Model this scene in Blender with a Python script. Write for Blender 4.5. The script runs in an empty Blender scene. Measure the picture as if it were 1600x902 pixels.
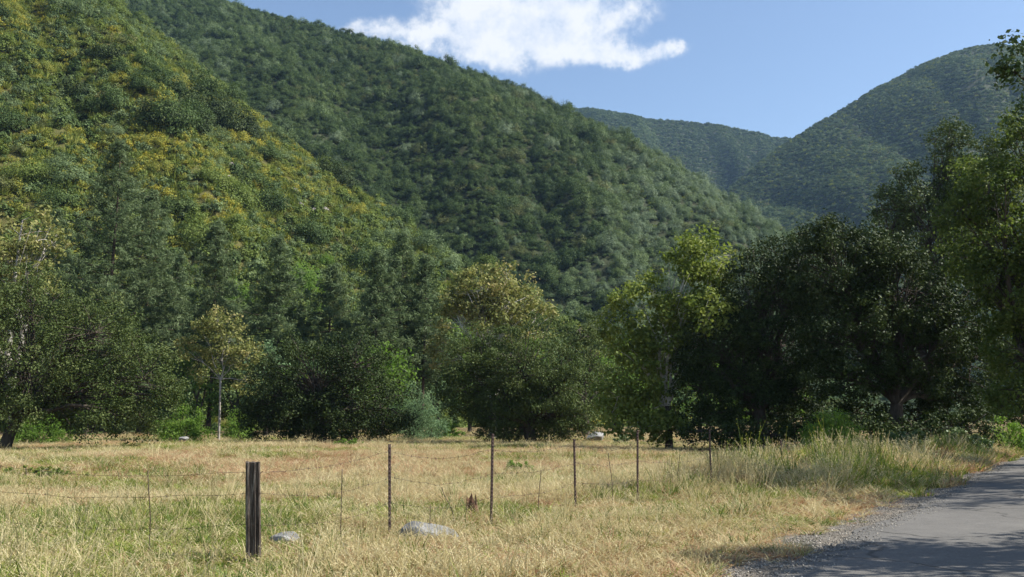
import bpy, math
import numpy as np

rng = np.random.default_rng(7)
S = bpy.context.scene
COL = S.collection

# ------------------------------------------------------------------ camera
F_PX, W_PX, CX, CY = 1450.0, 1600.0, 800.0, 451.0
EYE = 1.6
PITCH = math.atan((655.0 - CY) / F_PX)
cam = bpy.data.cameras.new('camera')
cam.sensor_width = 36.0
cam.lens = F_PX / W_PX * 36.0
cam.clip_start = 0.1
cam.clip_end = 30000
camo = bpy.data.objects.new('camera', cam)
camo.location = (0, 0, EYE)
camo.rotation_euler = (math.pi / 2 + PITCH, 0, 0)
COL.objects.link(camo)
S.camera = camo

# ------------------------------------------------------------------ light
SUN_AZ, SUN_EL = math.radians(92), math.radians(46)      # azimuth from +Y towards +X
to_sun = np.array([math.sin(SUN_AZ) * math.cos(SUN_EL), math.cos(SUN_AZ) * math.cos(SUN_EL), math.sin(SUN_EL)])
sun = bpy.data.lights.new('sun', 'SUN')
sun.energy = 5.0
sun.angle = math.radians(0.5)
sun.color = (1.0, 0.96, 0.89)
suno = bpy.data.objects.new('sun', sun)
suno.rotation_euler = (math.pi / 2 - SUN_EL, 0, math.pi - SUN_AZ)
COL.objects.link(suno)

S.view_settings.view_transform = 'Standard'
S.view_settings.look = 'None'
S.view_settings.gamma = 1.0
S.view_settings.use_curve_mapping = False
S.view_settings.exposure = 0.95
S.render.engine = 'CYCLES'
S.cycles.use_denoising = True
S.cycles.max_bounces = 4
S.cycles.diffuse_bounces = 2
S.cycles.glossy_bounces = 2
S.cycles.transmission_bounces = 2
S.cycles.volume_bounces = 0
S.cycles.transparent_max_bounces = 8
S.cycles.sample_clamp_indirect = 4.0


def P(px, py, Y):
    """point at forward distance Y that the photograph shows at pixel px, py"""
    a = (px - CX) / F_PX
    b = (CY - py) / F_PX
    c, s = math.cos(PITCH), math.sin(PITCH)
    dy, dz = c - b * s, s + b * c
    t = Y / dy
    return np.array([a * t, Y, EYE + dz * t])


def proj(p):
    p = np.asarray(p, float)
    c, s = math.cos(PITCH), math.sin(PITCH)
    x, y, z = p[..., 0], p[..., 1], p[..., 2] - EYE
    f = y * c + z * s
    u = -y * s + z * c
    return CX + F_PX * x / f, CY - F_PX * u / f


# ------------------------------------------------------------------ sky
world = bpy.data.worlds.new('World')
S.world = world
world.use_nodes = True
nt = world.node_tree
nt.nodes.clear()


def wmath(op, a, b=None, c=None):
    n = nt.nodes.new('ShaderNodeMath')
    n.operation = op
    for i, v in enumerate((a, b, c)):
        if v is None:
            continue
        if isinstance(v, (int, float)):
            n.inputs[i].default_value = v
        else:
            nt.links.new(v, n.inputs[i])
    return n.outputs[0]


def build_world():
    sky = nt.nodes.new('ShaderNodeTexSky')
    sky.sky_type = 'NISHITA'
    sky.sun_disc = False
    sky.sun_elevation = SUN_EL
    sky.sun_rotation = SUN_AZ
    sky.altitude = 300
    sky.air_density = 1.0
    sky.dust_density = 0.8
    sky.ozone_density = 1.0
    bg = nt.nodes.new('ShaderNodeBackground')
    bg.inputs['Strength'].default_value = 0.094
    nt.links.new(sky.outputs[0], bg.inputs['Color'])
    tc = nt.nodes.new('ShaderNodeTexCoord')
    # warp the direction a little so that cloud edges billow
    nz = nt.nodes.new('ShaderNodeTexNoise')
    nz.inputs['Scale'].default_value = 14.0
    nz.inputs['Detail'].default_value = 6.0
    nz.inputs['Roughness'].default_value = 0.6
    nt.links.new(tc.outputs['Generated'], nz.inputs['Vector'])
    sub = nt.nodes.new('ShaderNodeVectorMath')
    sub.operation = 'SUBTRACT'
    sub.inputs[1].default_value = (0.5, 0.5, 0.5)
    nt.links.new(nz.outputs['Color'], sub.inputs[0])
    mad = nt.nodes.new('ShaderNodeVectorMath')
    mad.operation = 'MULTIPLY_ADD'
    mad.inputs[1].default_value = (0.085, 0.0, 0.06)
    nt.links.new(sub.outputs[0], mad.inputs[0])
    nt.links.new(tc.outputs['Generated'], mad.inputs[2])
    sp = nt.nodes.new('ShaderNodeSeparateXYZ')
    nt.links.new(mad.outputs[0], sp.inputs[0])
    ysafe = wmath('MAXIMUM', sp.outputs['Y'], 0.05)
    u = wmath('DIVIDE', sp.outputs['X'], ysafe)
    v = wmath('DIVIDE', sp.outputs['Z'], ysafe)
    puffs = [(575, 55, 44, 16, .6), (645, 56, 52, 28, .9), (735, 30, 66, 48, .9), (800, 38, 100, 56, 1.0),
             (880, 25, 105, 62, 1.0), (905, 76, 95, 26, .95), (765, 84, 62, 20, .8), (985, 86, 52, 18, .9),
             (1040, 78, 32, 13, .75), (955, 10, 46, 34, .45), (830, -70, 150, 80, 1.0), (700, -60, 60, 50, .6),
             (-420, -350, 200, 70, 1), (2300, -300, 240, 70, 1), (2050, -520, 160, 60, .9)]
    field = None
    for (px, py, rx, ry, k) in puffs:
        d = P(px, py, 1.0) - np.array([0, 0, EYE])
        uu = wmath('MULTIPLY_ADD', u, F_PX / rx, -d[0] * F_PX / rx)
        vv = wmath('MULTIPLY_ADD', v, F_PX / ry, -d[2] * F_PX / ry)
        r2 = wmath('ADD', wmath('MULTIPLY', uu, uu), wmath('MULTIPLY', vv, vv))
        g = wmath('MULTIPLY', wmath('EXPONENT', wmath('MULTIPLY', r2, -1.1)), k)
        field = g if field is None else wmath('ADD', field, g)
    nz2 = nt.nodes.new('ShaderNodeTexNoise')
    nz2.inputs['Scale'].default_value = 26.0
    nz2.inputs['Detail'].default_value = 8.0
    nz2.inputs['Roughness'].default_value = 0.64
    nt.links.new(tc.outputs['Generated'], nz2.inputs['Vector'])
    dens = wmath('ADD', wmath('MINIMUM', field, 1.7), wmath('MULTIPLY', wmath('MULTIPLY_ADD', nz2.outputs['Fac'], 3.8, -1.56), wmath('MINIMUM', wmath('MULTIPLY', field, 2.5), 1.0)))
    ramp = nt.nodes.new('ShaderNodeMapRange')
    ramp.interpolation_type = 'SMOOTHSTEP'
    ramp.inputs['From Min'].default_value = 0.2
    ramp.inputs['From Max'].default_value = 1.6
    nt.links.new(dens, ramp.inputs['Value'])
    alpha = wmath('MULTIPLY', ramp.outputs[0], wmath('GREATER_THAN', sp.outputs['Y'], 0.06))
    alpha = wmath('MULTIPLY', alpha, 0.97)
    # shading painted into the cloud for volume: greyer where its noise runs low
    cr = nt.nodes.new('ShaderNodeValToRGB')
    cr.color_ramp.elements[0].position = 0.5
    cr.color_ramp.elements[0].color = (0.62, 0.72, 0.89, 1)
    cr.color_ramp.elements[1].position = 0.84
    cr.color_ramp.elements[1].color = (0.93, 0.95, 0.98, 1)
    sh = wmath('MULTIPLY_ADD', nz2.outputs['Fac'], 1.3, wmath('MULTIPLY', wmath('MINIMUM', field, 2.0), 0.08))
    nt.links.new(sh, cr.inputs[0])
    cb = nt.nodes.new('ShaderNodeBackground')
    cb.inputs['Strength'].default_value = 0.55
    nt.links.new(cr.outputs[0], cb.inputs['Color'])
    mix = nt.nodes.new('ShaderNodeMixShader')
    nt.links.new(alpha, mix.inputs[0])
    nt.links.new(bg.outputs[0], mix.inputs[1])
    nt.links.new(cb.outputs[0], mix.inputs[2])
    out = nt.nodes.new('ShaderNodeOutputWorld')
    nt.links.new(mix.outputs[0], out.inputs['Surface'])


build_world()


# ------------------------------------------------------------------ helpers
def lin(c):
    return (c[0], c[1], c[2], 1.0)


def hash2(ix, iy, seed):
    h = (ix.astype(np.int64) * 374761393 + iy.astype(np.int64) * 668265263 + seed * 1442695041) & 0x7fffffff
    h = ((h ^ (h >> 13)) * 1274126177) & 0x7fffffff
    h = h ^ (h >> 16)
    return (h & 0xffff) / 65535.0


def vnoise(x, y, seed=0):
    x = np.asarray(x, float)
    y = np.asarray(y, float)
    ix, iy = np.floor(x), np.floor(y)
    fx, fy = x - ix, y - iy
    fx, fy = fx * fx * (3 - 2 * fx), fy * fy * (3 - 2 * fy)
    a, b = hash2(ix, iy, seed), hash2(ix + 1, iy, seed)
    c, d = hash2(ix, iy + 1, seed), hash2(ix + 1, iy + 1, seed)
    return (a * (1 - fx) + b * fx) * (1 - fy) + (c * (1 - fx) + d * fx) * fy


def fbm(x, y, seed=0, octaves=4):
    t, a, s = 0.0, 0.5, 0.0
    for i in range(octaves):
        t = t + a * vnoise(x * 2 ** i, y * 2 ** i, seed + i)
        s += a
        a *= 0.5
    return t / s


def sstep(a, b, x):
    t = np.clip((x - a) / (b - a), 0, 1)
    return t * t * (3 - 2 * t)


def mesh_np(name, verts, faces, mat=None, tint=None, smooth=False):
    """verts (n,3); faces (m,k) with k = 3 or 4"""
    verts = np.asarray(verts, np.float32)
    faces = np.asarray(faces, np.int32)
    me = bpy.data.meshes.new(name)
    m, k = faces.shape
    me.vertices.add(len(verts))
    me.vertices.foreach_set('co', verts.ravel())
    me.loops.add(m * k)
    me.loops.foreach_set('vertex_index', faces.ravel())
    me.polygons.add(m)
    me.polygons.foreach_set('loop_start', np.arange(0, m * k, k, dtype=np.int32))
    try:
        me.polygons.foreach_set('loop_total', np.full(m, k, np.int32))
    except Exception:
        pass
    if smooth:
        me.polygons.foreach_set('use_smooth', np.ones(m, bool))
    if tint is not None:
        at = me.attributes.new('tint', 'FLOAT', 'FACE')
        at.data.foreach_set('value', np.asarray(tint, np.float32))
    me.update(calc_edges=True)
    if mat:
        me.materials.append(mat)
    return me


def link(name, me, parent=None, loc=None, label=None, cat=None, group=None, kind=None):
    o = bpy.data.objects.new(name, me)
    COL.objects.link(o)
    if parent is not None:
        o.parent = parent
    if loc is not None:
        o.location = [float(v) for v in loc]
    if label:
        o['label'] = label
    if cat:
        o['category'] = cat
    if group:
        o['group'] = group
    if kind:
        o['kind'] = kind
    return o


def tubes(paths, sides=6):
    """paths: list of (points (n,3), radii (n,)) -> verts, quads"""
    V, Q, base = [], [], 0
    ang = np.arange(sides) / sides * 2 * np.pi
    ca, sa = np.cos(ang)[None, :, None], np.sin(ang)[None, :, None]
    for pts, rad in paths:
        pts = np.asarray(pts, float)
        rad = np.asarray(rad, float)
        n = len(pts)
        t = np.gradient(pts, axis=0)
        t /= np.linalg.norm(t, axis=1, keepdims=True) + 1e-9
        ref = np.array([0.0, 0.0, 1.0]) if abs(t[:, 2]).mean() < 0.8 else np.array([1.0, 0.0, 0.0])
        s = np.cross(t, ref)
        s /= np.linalg.norm(s, axis=1, keepdims=True) + 1e-9
        b = np.cross(s, t)
        v = pts[:, None, :] + rad[:, None, None] * (s[:, None, :] * ca + b[:, None, :] * sa)
        V.append(v.reshape(-1, 3))
        i = np.arange(n - 1)[:, None] * sides
        j = np.arange(sides)[None, :]
        j2 = (j + 1) % sides
        q = np.stack([i + j, i + j2, i + sides + j2, i + sides + j], -1).reshape(-1, 4) + base
        Q.append(q)
        # close the two ends with a degenerate-free quad fan
        for r0 in (0, (n - 1) * sides):
            for k in range(1, sides - 2, 2):
                Q.append(np.array([[base + r0, base + r0 + k, base + r0 + k + 1, base + r0 + (k + 2) % sides]]))
        base += n * sides
    return np.concatenate(V), np.concatenate(Q)


def bez(a, b, c, n):
    t = np.linspace(0, 1, n)[:, None]
    return (1 - t) ** 2 * a + 2 * t * (1 - t) * b + t * t * c


def leaves(r, centers, radii, n_per, size, aspect=0.55, flat=0.75, up=0.35, shell=0.5, tint_c=None, droop=0.0, center=None, wild=.55):
    """leaf-shaped quads gathered in clumps; returns verts, quads, tint per face"""
    centers = np.asarray(centers, float)
    nC = len(centers)
    N = nC * n_per
    d = r.normal(size=(N, 3))
    d /= np.linalg.norm(d, axis=1, keepdims=True)
    rad = np.repeat(radii, n_per) * (shell + (1 - shell) * r.random(N)) * (0.75 + 0.5 * r.random(N))
    off = d * rad[:, None]
    off[:, 2] *= flat
    c = np.repeat(centers, n_per, 0) + off
    nrm = d * 0.7 + r.normal(size=(N, 3)) * wild
    if center is not None:
        e = c - np.asarray(center, float)
        e /= np.linalg.norm(e, axis=1, keepdims=True) + 1e-9
        nrm = d * .45 + e * .55 + r.normal(size=(N, 3)) * wild
    nrm[:, 2] += up
    nrm /= np.linalg.norm(nrm, axis=1, keepdims=True)
    t = r.normal(size=(N, 3))
    t[:, 2] -= droop
    t -= nrm * (t * nrm).sum(1, keepdims=True)
    t /= np.linalg.norm(t, axis=1, keepdims=True)
    s = np.cross(nrm, t)
    L = size * (0.55 + 0.9 * r.random(N))[:, None]
    w = L * aspect
    v = np.stack([c - t * L * .5, c + s * w * .5 - t * L * .08, c + t * L * .5, c - s * w * .5 - t * L * .08], 1).reshape(-1, 3)
    q = np.arange(N * 4).reshape(-1, 4)
    if tint_c is None:
        tint_c = r.random(nC)
    tint = np.clip(0.55 * np.repeat(tint_c, n_per) + 0.45 * r.random(N), 0, 1)
    return v, q, tint


# ------------------------------------------------------------------ materials
def newmat(name):
    m = bpy.data.materials.new(name)
    m.use_nodes = True
    m.node_tree.nodes.clear()
    return m, m.node_tree.nodes, m.node_tree.links


def ramp_node(N, stops, interp='LINEAR'):
    cr = N.new('ShaderNodeValToRGB')
    cr.color_ramp.interpolation = interp
    e = cr.color_ramp.elements
    e[0].position, e[0].color = stops[0][0], lin(stops[0][1])
    e[1].position, e[1].color = stops[-1][0], lin(stops[-1][1])
    for p, c in stops[1:-1]:
        x = e.new(p)
        x.color = lin(c)
    return cr


def leaf_mat(name, stops, rnd=0.35, trans=0.28, rough=0.6, spec=0.1, tintw=0.65, loc_scale=None, locw=0.0, hue=0.0):
    m, N, L = newmat(name)
    at = N.new('ShaderNodeAttribute')
    at.attribute_name = 'tint'
    oi = N.new('ShaderNodeObjectInfo')
    a = N.new('ShaderNodeMath')
    a.operation = 'MULTIPLY'
    a.inputs[1].default_value = tintw
    L.new(at.outputs['Fac'], a.inputs[0])
    b = N.new('ShaderNodeMath')
    b.operation = 'MULTIPLY_ADD'
    b.inputs[1].default_value = rnd
    L.new(oi.outputs['Random'], b.inputs[0])
    L.new(a.outputs[0], b.inputs[2])
    fac = b.outputs[0]
    if loc_scale:
        nz = N.new('ShaderNodeTexNoise')
        nz.inputs['Scale'].default_value = loc_scale
        nz.inputs['Detail'].default_value = 3
        L.new(oi.outputs['Location'], nz.inputs['Vector'])
        c = N.new('ShaderNodeMath')
        c.operation = 'MULTIPLY_ADD'
        c.inputs[1].default_value = locw
        L.new(nz.outputs['Fac'], c.inputs[0])
        L.new(fac, c.inputs[2])
        c2 = N.new('ShaderNodeMath')
        c2.operation = 'SUBTRACT'
        c2.inputs[1].default_value = locw * 0.5
        L.new(c.outputs[0], c2.inputs[0])
        fac = c2.outputs[0]
    cr = ramp_node(N, stops)
    L.new(fac, cr.inputs[0])
    bs = N.new('ShaderNodeBsdfPrincipled')
    bs.inputs['Roughness'].default_value = rough
    bs.inputs['Specular IOR Level'].default_value = spec
    L.new(cr.outputs[0], bs.inputs['Base Color'])
    out = N.new('ShaderNodeOutputMaterial')
    if trans > 0:
        tr = N.new('ShaderNodeBsdfTranslucent')
        hs = N.new('ShaderNodeHueSaturation')
        hs.inputs['Saturation'].default_value = 1.1
        hs.inputs['Value'].default_value = 1.35
        L.new(cr.outputs[0], hs.inputs['Color'])
        L.new(hs.outputs[0], tr.inputs['Color'])
        mx = N.new('ShaderNodeMixShader')
        mx.inputs[0].default_value = trans
        L.new(bs.outputs[0], mx.inputs[1])
        L.new(tr.outputs[0], mx.inputs[2])
        L.new(mx.outputs[0], out.inputs['Surface'])
    else:
        L.new(bs.outputs[0], out.inputs['Surface'])
    return m


def surf_mat(name, layers, rough=0.9, bump=0.0, bump_scale=20.0, spec=0.2, coord='Object', bump_dist=0.02, stretch=None):
    """layers: list of (scale, stops); colours multiplied/mixed together through noise"""
    m, N, L = newmat(name)
    tc = N.new('ShaderNodeTexCoord')
    vec = tc.outputs[coord]
    if stretch:
        mp = N.new('ShaderNodeMapping')
        mp.inputs['Scale'].default_value = stretch
        L.new(vec, mp.inputs['Vector'])
        vec = mp.outputs[0]
    col = None
    for i, (sc, stops) in enumerate(layers):
        nz = N.new('ShaderNodeTexNoise')
        nz.inputs['Scale'].default_value = sc
        nz.inputs['Detail'].default_value = 6
        nz.inputs['Roughness'].default_value = 0.62
        L.new(vec, nz.inputs['Vector'])
        cr = ramp_node(N, stops)
        L.new(nz.outputs['Fac'], cr.inputs[0])
        if col is None:
            col = cr.outputs[0]
        else:
            mx = N.new('ShaderNodeMix')
            mx.data_type = 'RGBA'
            mx.blend_type = 'MULTIPLY'
            mx.inputs['Factor'].default_value = 1.0
            L.new(col, mx.inputs['A'])
            L.new(cr.outputs[0], mx.inputs['B'])
            col = mx.outputs['Result']
    bs = N.new('ShaderNodeBsdfPrincipled')
    bs.inputs['Roughness'].default_value = rough
    bs.inputs['Specular IOR Level'].default_value = spec
    L.new(col, bs.inputs['Base Color'])
    if bump > 0:
        nb = N.new('ShaderNodeTexNoise')
        nb.inputs['Scale'].default_value = bump_scale
        nb.inputs['Detail'].default_value = 8
        nb.inputs['Roughness'].default_value = 0.65
        L.new(vec, nb.inputs['Vector'])
        bp = N.new('ShaderNodeBump')
        bp.inputs['Strength'].default_value = bump
        bp.inputs['Distance'].default_value = bump_dist
        L.new(nb.outputs['Fac'], bp.inputs['Height'])
        L.new(bp.outputs[0], bs.inputs['Normal'])
    out = N.new('ShaderNodeOutputMaterial')
    L.new(bs.outputs[0], out.inputs['Surface'])
    return m


M = {}
M['oak'] = leaf_mat('oak leaves', [(0, (.018, .034, .013)), (.45, (.040, .068, .022)), (.8, (.082, .116, .040)), (1, (.135, .165, .070))], rnd=.12, trans=.16, rough=.6, spec=.12, tintw=.88)
M['oak_dark'] = leaf_mat('dark oak leaves', [(0, (.014, .024, .007)), (.45, (.031, .049, .013)), (.8, (.064, .086, .023)), (1, (.12, .14, .048))], rnd=.12, trans=.12, rough=.6, spec=.12, tintw=.88)
M['oak_olive'] = leaf_mat('olive oak leaves', [(0, (.028, .046, .014)), (.5, (.066, .094, .026)), (1, (.145, .165, .060))], rnd=.12, trans=.18, tintw=.88)
M['sycamore'] = leaf_mat('sycamore leaves', [(0, (.065, .100, .018)), (.5, (.145, .190, .040)), (.85, (.25, .275, .075)), (1, (.34, .29, .11))], rnd=.1, trans=.38, tintw=.9)
M['sycamore_deep'] = leaf_mat('deep sycamore leaves', [(0, (.036, .060, .013)), (.5, (.085, .122, .028)), (.85, (.17, .205, .05)), (1, (.29, .29, .09))], rnd=.1, trans=.32, tintw=.9)
M['sycamore_rust'] = leaf_mat('rusty sycamore leaves', [(0, (.075, .095, .024)), (.4, (.165, .185, .055)), (.75, (.28, .26, .10)), (1, (.36, .26, .13))], rnd=.1, trans=.3, tintw=.9)
M['pine'] = leaf_mat('pine needles', [(0, (.050, .078, .034)), (.5, (.110, .150, .066)), (1, (.185, .220, .110))], rnd=.15, trans=.3, rough=.55, tintw=.85)
M['willow'] = leaf_mat('willow leaves', [(0, (.065, .115, .055)), (.5, (.13, .205, .095)), (1, (.22, .30, .15))], rnd=.15, trans=.3, tintw=.85)
M['green'] = leaf_mat('stream bush leaves', [(0, (.055, .110, .018)), (.5, (.130, .215, .040)), (1, (.23, .32, .07))], rnd=.25, trans=.45, tintw=.7)
M['chap_dark'] = leaf_mat('chaparral leaves dark', [(0, (.032, .054, .018)), (.35, (.062, .098, .030)), (.7, (.108, .150, .046)), (1, (.16, .20, .070))], rnd=.35, trans=.2, tintw=.5, loc_scale=.022, locw=.9)
M['chap_sage'] = leaf_mat('sage leaves', [(0, (.080, .120, .052)), (.5, (.145, .195, .084)), (1, (.22, .275, .130))], rnd=.3, trans=.22, tintw=.6, loc_scale=.04, locw=.5)
M['chap_sunlit'] = leaf_mat('sunlit silvery shrub leaves', [(0, (.095, .135, .075)), (.5, (.165, .215, .120)), (1, (.25, .30, .175))], rnd=.3, trans=.22, tintw=.6, loc_scale=.04, locw=.5)  # silvery green with the right flank's sunlight put into its colour
M['chap_brown'] = leaf_mat('chamise leaves', [(0, (.060, .080, .026)), (.5, (.115, .135, .042)), (1, (.18, .185, .068))], rnd=.4, trans=.1, tintw=.6)
M['flower'] = leaf_mat('flowering bush', [(0, (.095, .120, .026)), (.42, (.185, .205, .042)), (.66, (.32, .29, .045)), (.84, (.48, .39, .05)), (1, (.58, .42, .05))], rnd=.3, trans=.22, tintw=.6, loc_scale=.09, locw=.5)
M['tuft'] = leaf_mat('hill grass', [(0, (.105, .145, .028)), (.5, (.205, .235, .052)), (1, (.32, .30, .09))], rnd=.35, trans=.25, tintw=.5, loc_scale=.06, locw=.6)
M['chap_green'] = leaf_mat('fresh shrub leaves', [(0, (.060, .092, .020)), (.5, (.125, .168, .040)), (1, (.205, .245, .070))], rnd=.3, trans=.28, tintw=.7, loc_scale=.05, locw=.5)
M['vine'] = leaf_mat('roadside vine leaves', [(0, (.04, .07, .02)), (.5, (.08, .125, .04)), (1, (.16, .20, .08))], rnd=.1, trans=.25, rough=.5, spec=.25, tintw=.9)

M['bark'] = surf_mat('oak bark', [(3, [(.3, (.045, .035, .026)), (.7, (.13, .105, .080))]), (18, [(.3, (.5, .5, .5)), (.7, (1, 1, 1))])], bump=.8, bump_scale=14, bump_dist=.05, stretch=(1, 1, .3))
M['bark_white'] = surf_mat('sycamore bark', [(2.2, [(.36, (.30, .27, .22)), (.5, (.60, .56, .49)), (.7, (.74, .71, .65))]), (9, [(.3, (.7, .68, .64)), (.6, (1, 1, 1))])], rough=.7, bump=.2, bump_scale=8)
M['bark_grey'] = surf_mat('mottled sycamore bark', [(2.2, [(.36, (.17, .15, .12)), (.55, (.34, .31, .27)), (.7, (.52, .49, .44))])], rough=.75, bump=.2, bump_scale=8)
M['bark_pine'] = surf_mat('pine bark', [(4, [(.3, (.035, .025, .018)), (.7, (.095, .070, .052))])], bump=.8, bump_scale=10, bump_dist=.05, stretch=(1, 1, .3))


def grass_mat(name, stops, locw=.7, ls=.35, trans=.3):
    return leaf_mat(name, stops, rnd=.35, trans=trans, rough=.6, spec=.2, tintw=.45, loc_scale=ls, locw=locw)


M['g_dry'] = grass_mat('dry grass', [(0, (.17, .078, .040)), (.3, (.30, .165, .088)), (.6, (.45, .30, .165)), (1, (.62, .50, .32))])
M['g_pale'] = grass_mat('bleached oat grass', [(0, (.27, .215, .095)), (.5, (.48, .41, .215)), (1, (.70, .635, .42))])
M['g_green'] = grass_mat('green grass', [(0, (.090, .135, .024)), (.4, (.185, .235, .044)), (.8, (.33, .35, .08)), (1, (.46, .42, .16))])
M['g_weed'] = grass_mat('mustard weed', [(0, (.05, .085, .02)), (.55, (.115, .165, .035)), (.8, (.30, .29, .04)), (1, (.55, .42, .03))], locw=.2)

M['meadow'] = surf_mat('meadow soil', [(.16, [(.3, (.115, .082, .038)), (.5, (.17, .125, .058)), (.7, (.13, .125, .040))]), (3.5, [(.25, (.6, .57, .5)), (.75, (1.15, 1.1, 1.0))])], bump=.5, bump_scale=9, coord='Object', bump_dist=.06)
M['asphalt'] = surf_mat('old asphalt', [(.35, [(.3, (.105, .099, .089)), (.7, (.150, .142, .128))]), (45, [(.3, (.62, .62, .62)), (.5, (1, 1, 1)), (.72, (1.3, 1.28, 1.25))]), (4, [(.3, (.86, .86, .87)), (.7, (1.05, 1.05, 1.04))])], rough=.88, bump=.55, bump_scale=70, bump_dist=.012, spec=.25)
M['shoulder'] = surf_mat('gravel dirt', [(1.2, [(.3, (.15, .130, .105)), (.7, (.24, .212, .175))]), (38, [(.3, (.55, .55, .54)), (.7, (1.25, 1.24, 1.2))])], bump=.9, bump_scale=40, bump_dist=.025)
M['gravel'] = leaf_mat('gravel stone', [(0, (.12, .108, .090)), (.5, (.25, .226, .190)), (1, (.45, .41, .345))], rnd=.9, trans=0, rough=.85, tintw=.15)
M['hillsoil'] = surf_mat('hill soil', [(.03, [(.35, (.030, .038, .014)), (.65, (.046, .050, .020))]), (.5, [(.3, (.6, .6, .6)), (.7, (1.2, 1.2, 1.15))])], bump=.6, bump_scale=1.2, bump_dist=.5)
M['hillsoil_warm'] = surf_mat('warm hill soil', [(.04, [(.35, (.066, .074, .018)), (.65, (.105, .098, .030))]), (.6, [(.3, (.6, .6, .6)), (.7, (1.2, 1.15, 1.1))])], bump=.6, bump_scale=1.2, bump_dist=.5)
M['rock'] = surf_mat('pale granite', [(2.5, [(.3, (.13, .13, .125)), (.5, (.25, .245, .235)), (.68, (.38, .37, .355))]), (30, [(.3, (.55, .55, .53)), (.5, (.95, .95, .93)), (.7, (1.1, 1.1, 1.1))])], bump=1.0, bump_scale=11, bump_dist=.06)
M['rock_brown'] = surf_mat('hill rock', [(1.5, [(.3, (.16, .14, .12)), (.7, (.34, .31, .28))])], bump=.8, bump_scale=4, bump_dist=.1)
M['wood'] = surf_mat('weathered post wood', [(5, [(.34, (.040, .030, .023)), (.5, (.105, .083, .066)), (.68, (.34, .30, .255))]), (22, [(.3, (.45, .43, .42)), (.6, (1.1, 1.1, 1.1))])], bump=1.0, bump_scale=16, bump_dist=.02, stretch=(11, 11, .8))
M['rust'] = surf_mat('rusty steel', [(9, [(.3, (.022, .014, .012)), (.55, (.050, .029, .023)), (.75, (.13, .085, .075))])], rough=.7, bump=.5, bump_scale=60, bump_dist=.004, spec=.35)
M['stump'] = surf_mat('rotten stump', [(8, [(.3, (.040, .022, .014)), (.7, (.16, .085, .050))])], bump=1, bump_scale=18, bump_dist=.03, stretch=(2, 2, .6))

def asphalt_cracks(m):
    N, L = m.node_tree.nodes, m.node_tree.links
    bs = [n for n in N if n.type == 'BSDF_PRINCIPLED'][0]
    col = bs.inputs['Base Color'].links[0].from_socket
    tc = N.new('ShaderNodeTexCoord')
    nz = N.new('ShaderNodeTexNoise')
    nz.inputs['Scale'].default_value = 1.3
    nz.inputs['Detail'].default_value = 5
    L.new(tc.outputs['Object'], nz.inputs['Vector'])
    ad = N.new('ShaderNodeVectorMath')
    ad.operation = 'MULTIPLY_ADD'
    ad.inputs[1].default_value = (.9, .9, 0)
    L.new(nz.outputs['Color'], ad.inputs[0])
    L.new(tc.outputs['Object'], ad.inputs[2])
    vo = N.new('ShaderNodeTexVoronoi')
    vo.feature = 'DISTANCE_TO_EDGE'
    vo.inputs['Scale'].default_value = .42
    L.new(ad.outputs[0], vo.inputs['Vector'])
    cr = ramp_node(N, [(.0, (.3, .3, .3)), (.008, (.55, .55, .55)), (.016, (1, 1, 1))])
    L.new(vo.outputs['Distance'], cr.inputs[0])
    mx = N.new('ShaderNodeMix')
    mx.data_type = 'RGBA'
    mx.blend_type = 'MULTIPLY'
    mx.inputs['Factor'].default_value = .8
    L.new(col, mx.inputs['A'])
    L.new(cr.outputs[0], mx.inputs['B'])
    L.new(mx.outputs['Result'], bs.inputs['Base Color'])


asphalt_cracks(M['asphalt'])

# ------------------------------------------------------------------ ground
EDGE = np.array([(-30.0, -44.0), (-14.0, -16.5), (-3.9, 0.0), (1.9, 9.4), (6.2, 16.2), (12.7, 26.8), (25.0, 45.5), (43.0, 66.0), (75.0, 88.0), (120.0, 105.0)])


def smooth_line(pts, n):
    t = np.concatenate([[0], np.cumsum(np.linalg.norm(np.diff(pts, axis=0), axis=1))])
    tt = np.linspace(0, t[-1], n)
    x, y = np.interp(tt, t, pts[:, 0]), np.interp(tt, t, pts[:, 1])
    k = np.ones(9) / 9
    xp, yp = np.pad(x, 4, mode='edge'), np.pad(y, 4, mode='edge')
    xs, ys = np.convolve(xp, k, 'valid'), np.convolve(yp, k, 'valid')
    xs[:4], ys[:4], xs[-4:], ys[-4:] = x[:4], y[:4], x[-4:], y[-4:]
    return np.stack([xs, ys], 1)


ROADL = smooth_line(EDGE, 260)
RD = np.gradient(ROADL, axis=0)
RD /= np.linalg.norm(RD, axis=1, keepdims=True)
RN = np.stack([RD[:, 1], -RD[:, 0]], 1)              # to the right
ROAD_W = 5.6


def road_off(x, y):
    """signed distance to the road's left edge, positive on the road side"""
    x = np.asarray(x, float).ravel()
    y = np.asarray(y, float).ravel()
    out = np.empty(len(x))
    for i in range(0, len(x), 20000):
        dx = x[i:i + 20000, None] - ROADL[None, :, 0]
        dy = y[i:i + 20000, None] - ROADL[None, :, 1]
        j = (dx * dx + dy * dy).argmin(1)
        k = np.arange(len(j))
        out[i:i + 20000] = dx[k, j] * RN[j, 0] + dy[k, j] * RN[j, 1]
    return out


def gz(x, y):
    x = np.asarray(x, float)
    y = np.asarray(y, float)
    shp = x.shape
    d = road_off(x, y).reshape(shp)
    near = np.where(d < 0, sstep(1.0, 7.0, -d), sstep(ROAD_W + .5, ROAD_W + 6, d))
    und = (fbm(x * .07 + 40, y * .07 + 40, 3, 3) - .5) * .9 + (fbm(x * .35, y * .35, 5, 2) - .5) * .18
    dist = np.sqrt(x * x + y * y)
    und = und * np.clip(1.2 - dist / 250, .25, 1)
    rise = np.maximum(0, y - 78) * .012
    return und * near * .45 + np.minimum(rise, 3.0) - .02 * (near < .01)


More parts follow.
